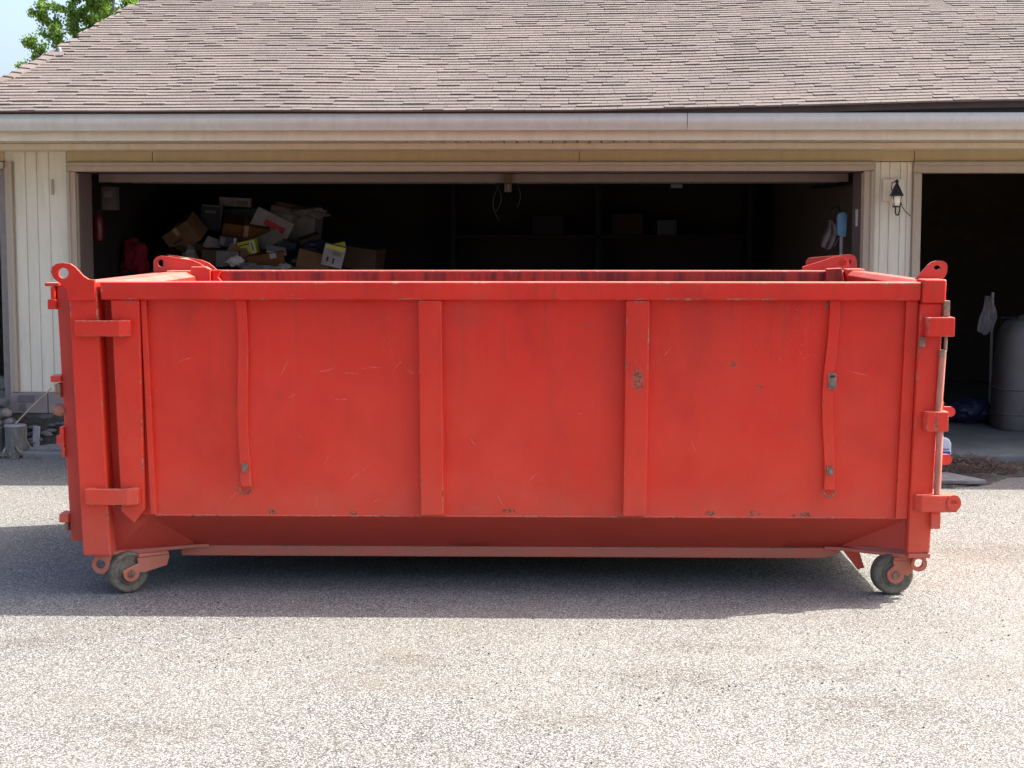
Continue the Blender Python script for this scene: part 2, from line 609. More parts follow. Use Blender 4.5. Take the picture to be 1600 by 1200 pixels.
M['cutwood'] = simple("weathered_cut_wood", (0.33, 0.33, 0.32), .85, .3, 20)
M['stick'] = simple("dry_stick", (0.42, 0.31, 0.23), .8, .3, 20)
M['twig'] = simple("dry_twig", (0.17, 0.115, 0.085), .9, .5, 20)
M['root'] = simple("pale_root", (0.30, 0.26, 0.21), .9, .4, 20)
M['iron'] = simple("black_iron", (0.030, 0.026, 0.024), .5, .3, 20, .4)
M['white'] = simple("white_paint", (0.72, 0.71, 0.68), .5, .1, 8)
M['offwhite'] = simple("offwhite_paper", (0.38, 0.37, 0.36), .7, .3, 8)
M['lightgrey'] = simple("grey_paperboard", (0.22, 0.21, 0.20), .75, .25, 8)
M['card'] = mk_cardboard("brown_cardboard", (0.24, 0.145, 0.078))
M['card2'] = mk_cardboard("orange_cardboard", (0.19, 0.085, 0.032))
M['card3'] = mk_cardboard("dull_cardboard", (0.12, 0.078, 0.052))
M['card4'] = mk_cardboard("dusty_cardboard", (0.05, 0.034, 0.024))
M['tape'] = simple("packing_tape", (0.46, 0.33, 0.19), .35, .1, 9)
M['navy'] = simple("navy_print", (0.022, 0.026, 0.07), .5, .2, 9)
M['darkblue'] = simple("dark_blue_box", (0.028, 0.04, 0.055), .5, .2, 9)
M['yellow'] = simple("yellow_green_print", (0.62, 0.60, 0.05), .5, .12, 9)
M['redcloth'] = simple("crimson_cloth", (0.22, 0.006, 0.020), .9, .4, 9)
M['redprint'] = simple("red_print", (0.48, 0.03, 0.05), .6, .1, 9)
M['black'] = simple("black_plastic", (0.016, 0.016, 0.017), .35, .3, 9)
M['ink'] = simple("black_ink", (0.03, 0.025, 0.022), .7, .1, 9)
M['blue'] = simple("blue_plastic", (0.12, 0.30, 0.46), .4, .15, 9)
M['blueprint'] = simple("blue_label", (0.05, 0.13, 0.55), .4, .1, 9)
M['jug'] = simple("milky_plastic", (0.74, 0.77, 0.80), .35, .06, 9)
M['bin'] = simple("grey_cart_plastic", (0.150, 0.146, 0.128), .6, .25, 5)
M['cloth'] = simple("grey_cloth", (0.34, 0.32, 0.31), .95, .25, 9)
M['dark_wood'] = simple("dark_shelf_wood", (0.012, 0.009, 0.007), .8, .3, 5)
M['extred'] = simple("extinguisher_red", (0.13, 0.008, 0.008), .35, .1, 9)
M['orange'] = simple("orange_plastic", (0.75, 0.14, 0.02), .4, .1, 9)
M['terracotta'] = simple("weathered_terracotta", (0.33, 0.15, 0.10), .85, .35, 14)


def mk_glass():
    t = NT("lamp_glass")
    t.p.inputs["Transmission Weight"].default_value = .55
    t.p.inputs["IOR"].default_value = 1.45
    return t.fin((.90, .88, .82), .12)


M['glass'] = mk_glass()
M['bulb'] = simple("frosted_bulb", (0.82, 0.80, 0.74), .3, .05, 9)
M['bulb'].node_tree.nodes["Principled BSDF"].inputs["Emission Color"].default_value = (1, .82, .55, 1)
M['bulb'].node_tree.nodes["Principled BSDF"].inputs["Emission Strength"].default_value = 0.12


def mk_leaf():
    t = NT("leaf")
    oi = t.n.new("ShaderNodeNewGeometry")
    r = oi.outputs["Random Per Island"]
    c = t.mix(r, (0.11, 0.20, 0.030), (0.24, 0.37, 0.06))
    t.fin(c, .55, 0, .3)
    tr = t.n.new("ShaderNodeBsdfTranslucent")
    t.put(tr.inputs[0], t.mix(r, (0.16, 0.28, 0.03), (0.32, 0.46, 0.06)))
    mx = t.n.new("ShaderNodeMixShader")
    mx.inputs[0].default_value = .45
    t.l.new(t.p.outputs[0], mx.inputs[1])
    t.l.new(tr.outputs[0], mx.inputs[2])
    t.l.new(mx.outputs[0], t.out.inputs[0])
    return t.m


M['leaf'] = mk_leaf()

# ------------------------------------------------------------------ ground
g = MB().add([(-400, -400, 0), (400, -400, 0), (400, 400, 0), (-400, 400, 0)], [(0, 1, 2, 3)]).build("ground", M['ground'])
struct(g, "pale exposed aggregate driveway with brown specks")


def blob_sheet(name, pts, z, mat, hgt=0.03, n=26, seed=0):
    """a low uneven mound filling an outline given as (x, y) points."""
    xs = [p[0] for p in pts]
    ys = [p[1] for p in pts]
    x0, x1, y0, y1 = min(xs), max(xs), min(ys), max(ys)

    def inside(x, y):
        c = False
        j = len(pts) - 1
        for i in range(len(pts)):
            if (pts[i][1] > y) != (pts[j][1] > y) and x < (pts[j][0] - pts[i][0]) * (y - pts[i][1]) / (pts[j][1] - pts[i][1]) + pts[i][0]:
                c = not c
            j = i
        return c
    b = MB()
    idx = {}
    nx = max(4, int(n * (x1 - x0) / max(x1 - x0, y1 - y0)))
    ny = max(4, int(n * (y1 - y0) / max(x1 - x0, y1 - y0)))
    for j in range(ny + 1):
        for i in range(nx + 1):
            x = x0 + (x1 - x0) * i / nx
            y = y0 + (y1 - y0) * j / ny
            h = noise.noise(Vector((x * 4 + seed, y * 4, 1.3))) * hgt + noise.noise(Vector((x * 14 + seed, y * 14, 7))) * hgt * .5
            idx[i, j] = len(b.v)
            b.v.append(Vector((x, y, z + max(0, h) if inside(x, y) else -0.02)))
    for j in range(ny):
        for i in range(nx):
            q = [idx[i, j], idx[i + 1, j], idx[i + 1, j + 1], idx[i, j + 1]]
            if any(b.v[k].z > -0.01 for k in q):
                b.f.append(q)
    return b.build(name, mat)


# ------------------------------------------------------------------ the house with its garage
WY = 5.3          # front wall plane
house = thing("garage_house", "cream board-sided garage house with open door bays and brown shingled roof", "house", (0.5, 8.0, 0))

# siding boards left and right of the wide bay
lx = [-4.165, -4.07, -3.978, -3.878, -3.732]
for a, b in zip(lx, lx[1:]):
    MB().box(a + .002, b - .002, WY, WY + .03, .49, 2.46).build("siding_board", M['siding'], house, .004, 1)
rx_ = [2.787, 2.832, 2.905, 2.992, 3.045, 3.089]
for a, b in zip(rx_, rx_[1:]):
    MB().box(a + .002, b - .002, WY, WY + .03, .30, 2.359).build("siding_board", M['siding'], house, .004, 1)
MB().box(-4.24, -3.70, WY + .009, WY + .12, .30, 2.60).build("wall", M['siding'], house)
MB().box(2.785, 3.14, WY + .009, WY + .42, .0, 2.358).build("wall", M['siding'], house)
# header above the bays
MB().box(-4.85, 6.3, WY + .125, WY + .46, 2.336, 2.62).build("header_beam", M['siding'], house)
fx_ = [-3.729, -3.03, 0.419, 3.10, 6.3]
for a, b in zip(fx_, fx_[1:]):
    MB().box(a + .002, b - .002, WY - .006, WY + .12, 2.363, 2.47).build("frieze_board", M['frieze'], house, .003, 1)
MB().box(-4.85, -4.24, WY - .006, WY + .12, 2.37, 2.47).build("frieze_board", M['frieze'], house, .003, 1)


def casing(x0, x1, z0, z1, name="door_casing", side=1):
    """stepped casing; vertical when taller than wide."""
    m = MB()
    if z1 - z0 > x1 - x0:
        w = x1 - x0
        a = [(x0, WY + .03), (x0, WY - .035), (x0 + w * .35, WY - .035), (x0 + w * .42, WY - .018), (x1, WY - .012), (x1, WY + .03)]
        if side < 0:
            a = [(x0 + x1 - p[0], p[1]) for p in a]
        m.prism(a, 'z', z0, z1)
    else:
        w = z1 - z0
        a = [(WY + .03, z1), (WY - .035, z1), (WY - .035, z1 - w * .35), (WY - .018, z1 - w * .42), (WY - .012, z0), (WY + .03, z0)]
        m.prism(a, 'x', x0, x1)
    return m.build(name, M['casing'], house, .003, 1)


casing(-3.728, -3.661, 0.02, 2.285, side=1)
casing(2.701, 2.783, 0.02, 2.285, side=-1)
casing(-3.728, 2.783, 2.287, 2.361)
casing(3.092, 3.163, 0.02, 2.270, side=1)
casing(3.092, 5.70, 2.272, 2.361)
casing(5.632, 5.70, 0.02, 2.270, side=-1)
casing(-4.238, -4.172, 0.492, 2.368, "corner_board", side=-1)
MB().box(-4.85, -4.24, WY - .03, WY + .05, 2.31, 2.366).build("door_casing", M['casing'], house, .003, 1)
# deep jambs of the bays
MB().box(-3.72, -3.657, WY + .032, WY + .45, .02, 2.284).build("door_jamb", M['taupe'], house, .004, 1)
MB().box(2.697, 2.738, WY + .032, WY + .45, .02, 2.284).build("door_jamb", M['taupe'], house, .004, 1)
MB().box(-3.655, 2.695, WY + .032, WY + .45, 2.286, 2.333).build("door_jamb", M['taupe'], house, .004, 1)
MB().box(3.142, 3.166, WY + .032, WY + .45, .02, 2.268).build("door_jamb", M['taupe'], house, .004, 1)
MB().box(3.17, 5.63, WY + .032, WY + .12, 2.268, 2.33).build("door_jamb", M['taupe'], house, .004, 1)
MB().box(-4.31, -4.245, WY + .05, WY + .30, .30, 2.31).build("door_jamb", M['block'], house, .004, 1)
MB().box(-3.668, -3.650, WY + .02, WY + .05, .02, 2.27).build("door_stop", M['casing'], house, .002, 1)
MB().box(2.690, 2.708, WY + .02, WY + .05, .02, 2.27).build("door_stop", M['casing'], house, .002, 1)

# inside of the garage
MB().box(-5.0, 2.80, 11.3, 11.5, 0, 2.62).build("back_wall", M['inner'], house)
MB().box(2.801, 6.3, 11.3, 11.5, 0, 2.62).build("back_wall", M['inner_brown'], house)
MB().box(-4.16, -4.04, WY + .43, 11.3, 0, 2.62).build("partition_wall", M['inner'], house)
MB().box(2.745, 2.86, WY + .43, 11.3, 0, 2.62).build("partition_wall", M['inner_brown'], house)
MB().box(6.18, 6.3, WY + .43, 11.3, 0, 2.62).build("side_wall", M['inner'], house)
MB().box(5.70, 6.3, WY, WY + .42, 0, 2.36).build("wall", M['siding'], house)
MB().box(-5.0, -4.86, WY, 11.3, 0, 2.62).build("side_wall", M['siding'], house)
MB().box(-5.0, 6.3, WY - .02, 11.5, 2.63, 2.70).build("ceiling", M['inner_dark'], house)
MB().box(-4.02, 6.17, 4.86, 11.29, -.05, .055).build("floor_slab", M['concrete'], house, .015, 2)
MB().box(-4.85, -4.18, 5.32, 11.29, -.05, .05).build("floor_slab", M['concrete'], house)

# foundation blocks under the left siding
for (a, b, z0, z1) in [(-4.232, -3.925, .322, .486), (-3.919, -3.55, .322, .486)]:
    MB().box(a, b, WY - .05, WY + .11, z0, z1).build("foundation_block", M['block'], house, .006, 2)
MB().box(-4.165, -4.035, WY - .057, WY - .049, .412, .470).build("foundation_vent", M['block_dark'], house)
MB().box(-4.160, -4.105, WY - .057, WY - .049, .345, .395).build("foundation_vent", M['block_dark'], house)
MB().box(-4.22, -3.70, WY - .03, WY + .115, .0, .318).build("foundation_wall", M['stone2'], house)
MB().box(-3.858, -3.842, WY - .022, WY + .01, 2.10, 2.225).build("hook_plate", M['casing'], house, .003, 1)

# eave: moulding, soffit boards, fascia, dark strip for the gap's shade, gutter
MB().prism([(4.95, 2.447), (4.95, 2.492), (5.0, 2.52), (5.29, 2.52), (5.29, 2.447)], 'x', -4.85, 6.3).build("eave_moulding", M['trim'], house, .006, 2)
sb = None
for i in range(118):
    x = -4.85 + i * .0945
    if sb is None:
        sb = MB().box(-.0425, .0425, 4.40, 4.99, 2.497, 2.512).build("soffit_board", M['trim'], None, .003, 1)
        sb.parent = house
        o = sb
    else:
        o = sb.copy()
        col.objects.link(o)
        o.parent = house
    o.location = (x - house.location.x, -house.location.y, 0)
MB().box(-4.9, 6.3, 4.38, 4.40, 2.485, 2.70).build("fascia", M['trim'], house, .003, 1)
MB().box(-4.9, 6.3, 4.335, 4.36, 2.58, 2.745).build("shade_strip", M['eave_shade'], house, .003, 1)  # dark board added as the shadow between shingles and gutter
prof = [(4.330, 2.556), (4.285, 2.556), (4.275, 2.575), (4.252, 2.600), (4.243, 2.622), (4.243, 2.636), (4.262, 2.676), (4.275, 2.680),
        (4.275, 2.668), (4.250, 2.630), (4.262, 2.600), (4.285, 2.580), (4.290, 2.562), (4.330, 2.562)]
MB().prism(prof, 'x', -4.9, 1.195).build("gutter", M['gutter'], house, smooth=25)
MB().prism(prof, 'x', 1.200, 6.3).build("gutter", M['gutter'], house, smooth=25)

# roof
SL = math.tan(R(22))
CS, SN = math.cos(R(22)), math.sin(R(22))
HIP = [(4.22, -4.75), (4.925, -4.131), (5.86, -3.866), (7.274, -3.527), (9.2, -3.07)]


def hipx(y):
    for (a, xa), (b, xb) in zip(HIP, HIP[1:]):
        if y <= b:
            return xa + (xb - xa) * (y - a) / (b - a)
    return HIP[-1][1]


def sst(a, b, x):
    t = min(1, max(0, (x - a) / (b - a)))
    return t * t * (3 - 2 * t)


def lift(x, y):
    u = .075 * sst(0.2, 4.2, x) * (1 - .10 * (y - 4.2))
    w = .012 * noise.noise(Vector((x * .7, y * 1.1, 3))) 
    return u + w


def roofz(x, y):
    return 2.70 + SL * (y - 4.25) + lift(x, y)


roof = MB()
ys = [4.27 + .18 * i for i in range(28)]
grid = []
for y in ys:
    x0 = hipx(y)
    row = [(x0 + (6.5 - x0) * i / 40, y) for i in range(41)]
    grid.append([(x, y, roofz(x, y) - .012) for (x, y) in row])
nv = len(grid[0])
vs = [p for r_ in grid for p in r_] + [(p[0], p[1], p[2] - .05) for r_ in grid for p in r_]
n1 = len(grid) * nv
fs = []
for j in range(len(grid) - 1):
    for i in range(nv - 1):
        k = j * nv + i
        fs.append((k, k + 1, k + nv + 1, k + nv))
        fs.append((n1 + k, n1 + k + nv, n1 + k + nv + 1, n1 + k + 1))
for i in range(nv - 1):
    fs.append((i, n1 + i, n1 + i + 1, i + 1))
    k = (len(grid) - 1) * nv + i
    fs.append((k, k + 1, n1 + k + 1, n1 + k))
for j in range(len(grid) - 1):
    k = j * nv
    fs.append((k, k + nv, n1 + k + nv, n1 + k))
    k += nv - 1
    fs.append((k, n1 + k, n1 + k + nv, k + nv))
roof.add(vs, fs)
roof_o = roof.build("roof", M['underlay'], house)
# the hip's other face and the rear slope, out of sight from the drive
hp = [(hipx(y), y, roofz(hipx(y), y) - .015) for y in ys]
b = MB()
for p in hp:
    b.v.append(Vector(p))
for p in hp:
    b.v.append(Vector((min(p[0] - .05, -5.05), p[1], 2.64)))
n_ = len(hp)
b.f = [[i, i + 1, n_ + i + 1, n_ + i] for i in range(n_ - 1)]
b.build("hip_slope", M['shingle'], house)
yr = ys[-1]
MB().add([(-5.05, 13.4, 2.64), (6.5, 13.4, 2.64), (6.5, yr, roofz(6.5, yr)), (hipx(yr), yr, roofz(hipx(yr), yr)), (-5.05, yr, 2.64)],
         [(0, 1, 2, 3), (0, 3, 4)]).build("rear_slope", M['shingle'], house)

EXP = .0745
vari = []
for w in (.115, .145, .170, .195):
    for th in (.0130, .0130, .0130, .0175):
        b = MB().add([(0, 0, 0), (w, 0, 0), (w, .135, -.006), (0, .135, -.006), (0, 0, th), (w, 0, th), (w, .135, .001), (0, .135, .001)],
                     [(0, 3, 2, 1), (4, 5, 6, 7), (0, 1, 5, 4), (1, 2, 6, 5), (2, 3, 7, 6), (3, 0, 4, 7)])
        me = b.build("shingle", M['shingle'])
        vari.append((w, th, me.data))
        bpy.data.objects.remove(me)
field = MB()
n_single = 0
rw = random.Random(11)
for i in range(66):
    y = 4.225 + i * EXP * CS
    if y > ys[-1] - .02:
        break
    x = hipx(y) - rw.random() * .1
    while x < 6.45:
        w, th, me = rw.choice(vari)
        x1 = x + w + .0022
        xc = x + w / 2
        if x < hipx(y + .05) - .02:
            x = x1 if x + w < hipx(y + .05) else x + .02
            if x == x1:
                continue
        z = roofz(xc, y)
        ry = math.atan2(roofz(x + w, y) - roofz(x, y), w)
        jit = 0.0
        mt = Matrix.Translation((x, y + jit, roofz(x, y))) @ Matrix.Rotation(-ry, 4, 'Y') @ Matrix.Rotation(R(22), 4, 'X')
        if -4.05 < xc < 4.0 and n_single < 296:
            o = bpy.data.objects.new("shingle", me)
            col.objects.link(o)
            o.parent = roof_o
            o.matrix_local = Matrix.Translation(-house.location) @ mt
            n_single += 1
        else:
            o_ = len(field.v)
            for v in me.vertices:
                field.v.append(mt @ v.co)
            field.f += [[k + o_ for k in p.vertices] for p in me.polygons]
        x = x1
fo = field.build("shingle_field", M['shingle'], roof_o)
fo["kind"] = "stuff"
# hip caps down the lower left edge, then the vent boot where they stop
for i in range(12):
    y = 4.30 + i * .112
    x = hipx(y)
    z = roofz(x, y)
    d = Vector((hipx(y + .14) - x, .14, roofz(hipx(y + .14), y + .14) - z))
    s_ = Vector((.085, -.02, 0))
    p = Vector((x, y, z + .034))
    a, c_ = p + s_ + Vector((0, 0, -.012)), p - s_ + Vector((0, 0, -.06))
    MB().add([a, p, c_, c_ + d - Vector((0, 0, .012)), p + d - Vector((0, 0, .012)), a + d - Vector((0, 0, .012)),
              a - Vector((0, 0, .014)), p - Vector((0, 0, .014)), c_ - Vector((0, 0, .014)), c_ + d - Vector((0, 0, .026)), p + d - Vector((0, 0, .026)), a + d - Vector((0, 0, .026))],
             [(0, 1, 4, 5), (1, 2, 3, 4), (6, 11, 10, 7), (7, 10, 9, 8), (0, 6, 7, 1), (1, 7, 8, 2), (2, 8, 9, 3), (3, 9, 10, 4), (4, 10, 11, 5), (5, 11, 6, 0)]).build("hip_cap", M['shingle'], roof_o)
vy = 5.62
vx = hipx(vy)
vz = roofz(vx, vy) - .022
MB().add([(vx - .03, vy - .10, vz - .012), (vx + .13, vy - .08, vz + .004), (vx + .08, vy + .08, vz + .050), (vx - .01, vy + .08, vz + .036),
          (vx - .03, vy - .10, vz + .002), (vx + .13, vy - .08, vz + .016), (vx + .08, vy + .08, vz + .060), (vx - .01, vy + .08, vz + .046)],
         [(0, 3, 2, 1), (4, 5, 6, 7), (0, 1, 5, 4), (1, 2, 6, 5), (2, 3, 7, 6), (3, 0, 4, 7)]).build("vent_flashing", M['flash'], roof_o, .003, 1)
MB().lathe([(.030, -.04), (.026, .030), (.018, .048), (.015, .050)], (vx + .055, vy + .04, vz + .04), 'z', 14).build("vent_pipe", M['flash'], roof_o, smooth=40)

# raised overhead door under the ceiling: sections are separate panels
od = thing("overhead_door", "raised pale overhead garage door lying flat inside the wide bay", "garage door", (-.45, 7.0, 2.2))
for i in range(4):
    y0 = 5.78 + i * .56
    z = 2.222 + i * .012
    MB().box(-3.60, 2.66, y0, y0 + .545, z, z + .042).build("door_section", M['casing'], od, .006, 2)
MB().box(-3.60, 2.66, 5.755, 5.779, 2.214, 2.284).build("bottom_seal", M['taupe'], od, .004, 1)
for x in (-3.715, 2.715):
    MB().prism([(5.77, 0.06), (5.80, 0.06), (5.80, 2.10), (5.87, 2.19), (8.1, 2.205), (8.1, 2.235), (5.85, 2.22), (5.77, 2.11)], 'x', x, x + .022).build("door_track", M['iron'], od, .002, 1)
MB().box(1.19, 1.29, 5.775, 5.80, 2.16, 2.198).build("pull_handle", M['black'], od, .004, 1)

# ------------------------------------------------------------------ the dumpster
dump = thing("roll_off_dumpster", "large scratched red steel roll-off dumpster on caster wheels parked before the garage", "dumpster", (0, 1.1, 0))


def taper(m):
    return m.xf(lambda p: (p.x * (1 + .014 * (p.z - 1.57)), p.y, p.z))


def dpart(name, m, mat='red', bevel=.006, parent=None, seg=2, smooth=None, tp=True):
    if tp:
        taper(m)
    return m.build(name, M[mat], parent or dump, bevel, seg, smooth, M['red_edge_worn'] if mat == 'red_worn' else M['red_edge'] if mat.startswith('red') else None)


def dented(x0, x1, pts, amp, nx=70, th=.018, seed=0, flip=1):
    """sheet following a (y, z) profile, with shallow dents and real thickness."""
    prof = []
    for (a, b_) in zip(pts, pts[1:]):
        k = max(2, int(((a[0] - b_[0]) ** 2 + (a[1] - b_[1]) ** 2) ** .5 / .07))
        for i in range(k):
            prof.append((a[0] + (b_[0] - a[0]) * i / k, a[1] + (b_[1] - a[1]) * i / k))
    prof.append(pts[-1])
    m = MB()
    nz = len(prof)
    for layer in (0, 1):
        for j, (y, z) in enumerate(prof):
            for i in range(nx + 1):
                t = i / nx
                xa = x0[0] + (x0[1] - x0[0]) * j / (nz - 1)
                xb = x1[0] + (x1[1] - x1[0]) * j / (nz - 1)
                x = xa + (xb - xa) * t
                e = min(1, 6 * min(t, 1 - t)) * min(1, 6 * min(j, nz - 1 - j) / (nz - 1))
                d = noise.noise(Vector((x * 1.6 + seed, z * 1.8, 2))) * amp + noise.noise(Vector((x * 4 + seed, z * 5, 5))) * amp * .4
                m.v.append(Vector((x, y + d * e + flip * layer * th, z)))
    n = (nx + 1) * nz
    for j in range(nz - 1):
        for i in range(nx):
            k = j * (nx + 1) + i
            m.f.append([k, k + 1, k + nx + 2, k + nx + 1])
            m.f.append([n + k, n + k + nx + 1, n + k + nx + 2, n + k + 1])
    for i in range(nx):
        m.f.append([i, n + i, n + i + 1, i + 1])
        k = (nz - 1) * (nx + 1) + i
        m.f.append([k, k + 1, n + k + 1, n + k])
    for j in range(nz - 1):
        k = j * (nx + 1)
        m.f.append([k, k + nx + 1, n + k + nx + 1, n + k])
        k += nx
        m.f.append([k, n + k, n + k + nx + 1, k + nx + 1])
    return m


# near side
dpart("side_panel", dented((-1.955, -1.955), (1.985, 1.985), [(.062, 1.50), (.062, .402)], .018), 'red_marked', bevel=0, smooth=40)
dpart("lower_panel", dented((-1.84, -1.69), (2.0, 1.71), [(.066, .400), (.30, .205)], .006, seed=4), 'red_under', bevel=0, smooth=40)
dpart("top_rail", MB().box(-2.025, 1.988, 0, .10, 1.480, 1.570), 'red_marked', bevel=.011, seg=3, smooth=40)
dpart("rib", MB().box(-.462, -.346, .006, .07, .412, 1.479), bevel=.007)
dpart("rib", MB().box(.556, .672, .006, .07, .412, 1.479), 'red_marked', bevel=.007)
# weld beads along the ribs and the bottom seam


def bead(name, p0, p1, r, mat, parent=None, seed=0):
    p0, p1 = Vector(p0), Vector(p1)
    n = int((p1 - p0).length / .012)
    pts, rr = [], []
    for i in range(n + 1):
        q = p0.lerp(p1, i / n)
        pts.append(q + Vector((noise.noise(Vector((i * .3, seed, 1))), 0, noise.noise(Vector((i * .3, seed, 5))))) * .0015)
        rr.append(r * (1 + .35 * noise.noise(Vector((i * .8, seed, 9)))))
    taper(MB().tube(pts, rr, 5)).build(name, M[mat], parent or dump, smooth=60)


for k, x in enumerate((-.464, -.344, .554, .674)):
    bead("weld_bead", (x, .061, .42), (x, .061, 1.475), .0045, 'red', None, k * 7)
bead("seam_weld", (-1.82, .064, .4005), (1.96, .064, .4005), .0050, 'red_edge_worn', None, 40)
# far side
dpart("side_panel", dented((-1.97, -1.97), (1.99, 1.99), [(2.138, 1.50), (2.138, .402)], .008, seed=9, flip=-1), 'red_inside', bevel=0, smooth=40)
dpart("lower_panel", dented((-1.84, -1.69), (2.0, 1.71), [(2.134, .400), (1.90, .205)], .004, seed=12, flip=-1), 'red', bevel=0, smooth=40)
dpart("top_rail", MB().box(-2.025, 1.988, 2.10, 2.20, 1.485, 1.572), 'red_inside', bevel=.011, seg=3, smooth=40)
dpart("floor_pan", MB().box(-2.03, 2.04, .302, 1.898, .19, .217), 'floor_dirt', bevel=0)
# right end wall, rail and posts
dpart("end_panel", MB().box(2.03, 2.05, .10, 2.10, .21, 1.485), 'red_inside', bevel=.003)
dpart("end_rail", MB().prism([(1.995, 1.485), (1.995, 1.545), (2.03, 1.572), (2.095, 1.572), (2.095, 1.485)], 'y', .101, 2.099), 'red', bevel=.006)
for y0, y1 in ((-.012, .135), (2.065, 2.212)):
    dpart("corner_cap", MB().box(1.989, 2.105, y0, y1, 1.468, 1.584), bevel=.012, seg=3, smooth=40)
    dpart("corner_post", MB().box(1.985, 2.098, y0 + .016, y1 - .016, .235, 1.467), bevel=.010, seg=3, smooth=40)
dpart("post_foot", MB().box(1.99, 2.10, .0, .125, .212, .234), 'red_worn', bevel=.004)
dpart("post_flange", MB().box(1.925, 1.984, .035, .062, .40, 1.479), 'red', bevel=.004)
# left end: body corner post with its pointed foot, open channel, then the door frame
dpart("corner_post", MB().prism([(-1.978, 1.479), (-1.838, 1.479), (-1.86, .435), (-1.915, .368), (-1.978, .425)], 'y', .010, .130), bevel=.006)
dpart("post_return", MB().box(-1.836, -1.808, .03, .062, .41, 1.479), 'red', bevel=.003)
dpart("corner_post", MB().box(-1.978, -1.84, 2.115, 2.19, .40, 1.48), 'red', bevel=.006)
dpart("frame_post", MB().box(-2.182, -2.042, .0, .13, .205, 1.570), bevel=.008)
dpart("frame_post", MB().box(-2.182, -2.042, 2.07, 2.20, .205, 1.570), 'red', bevel=.008)
dpart("frame_rail", MB().prism([(-2.18, 1.50), (-2.18, 1.562), (-2.05, 1.562), (-1.99, 1.535), (-1.985, 1.50)], 'y', .131, 2.069), 'red', bevel=.005)
dpart("frame_sill", MB().box(-2.18, -2.0, .131, 2.069, .21, .30), 'red_worn', bevel=.005)
dpart("channel_plate", MB().box(-2.06, -1.96, .131, .145, .25, 1.50), 'red', bevel=0)
dpart("channel_cap", MB().box(-2.041, -1.95, .101, .130, 1.49, 1.53), 'red', bevel=.003)
dpart("inner_bracket", MB().prism([(-2.02, 1.46), (-2.02, 1.595), (-1.93, 1.595), (-1.90, 1.58), (-1.90, 1.46)], 'y', 2.02, 2.098), 'red_dull', bevel=.006)
dpart("inner_bracket", MB().prism([(1.87, 1.46), (1.87, 1.585), (1.96, 1.59), (1.99, 1.46)], 'y', 2.03, 2.098), 'red_inside', bevel=.006)
dpart("inner_gusset", MB().prism([(-1.895, 1.46), (-1.895, 1.575), (-1.84, 1.575), (-1.86, 1.53), (-1.80, 1.46)], 'y', 2.05, 2.095), 'red', bevel=.004)
# tail door hung outside the frame
door = dpart("end_door", MB().box(-2.268, -2.192, .09, 2.11, .262, 1.556), 'red_dull', bevel=.006)  # duller red puts the shade on the set-back door into its colour
for i in range(3):
    y = .5 + .6 * i
    dpart("door_rib", MB().box(-2.30, -2.269, y, y + .09, .30, 1.50), 'red', bevel=.004, parent=door)
for (x0, x1, y, z0, z1, mt) in [(-2.318, -2.245, .066, 1.545, 1.562, 'red_dull'), (-2.305, -2.262, .062, 1.430, 1.480, 'red_worn'), (-2.290, -2.268, .066, 1.482, 1.543, 'red_worn'),
                                (-2.300, -2.248, .06, 1.068, 1.100, 'red_dull'), (-2.278, -2.252, .062, .990, 1.060, 'rusty'),
                                (-2.262, -2.240, .062, .745, .845, 'red_worn'), (-2.278, -2.245, .06, .755, .800, 'red_dull'), (-2.255, -2.238, .064, .690, .742, 'red_worn'),
                                (-2.275, -2.228, .06, .360, .405, 'red_worn'), (-2.250, -2.232, .062, .315, .358, 'rusty')]:
    dpart("latch", MB().box(x0, x1, y, y + .10, z0, z1), mt, bevel=.005, parent=door, tp=False)
dpart("latch_knob", MB().lathe([(.010, -.035), (.024, -.030), (.032, -.012), (.030, .012), (.016, .032), (.010, .036)], (-2.268, .10, .925), 'x', 16).rot((-2.268, .1, .925), 'Y', 18), 'terracotta', bevel=0, parent=door, smooth=40, tp=False)
dpart("latch_strap", MB().box(-2.267, -2.258, .075, .11, 1.00, 1.05), 'orange', bevel=.002, parent=door, tp=False)
# strap brackets bridging the channel on the left
for (x0, x1, z0, z1) in [(-2.142, -1.872, 1.303, 1.381), (-2.112, -1.850, .468, .548)]:
    b = MB().prism([(x0, .006), (x0, -.046), (x1 - .05, -.050), (x1, -.030), (x1, .016), (x1 - .04, .016), (x1 - .06, -.020), (x0 + .05, -.020), (x0 + .04, .006)], 'z', z0, z1)
    dpart("strap_bracket", b, 'red_worn', bevel=.005, tp=False)
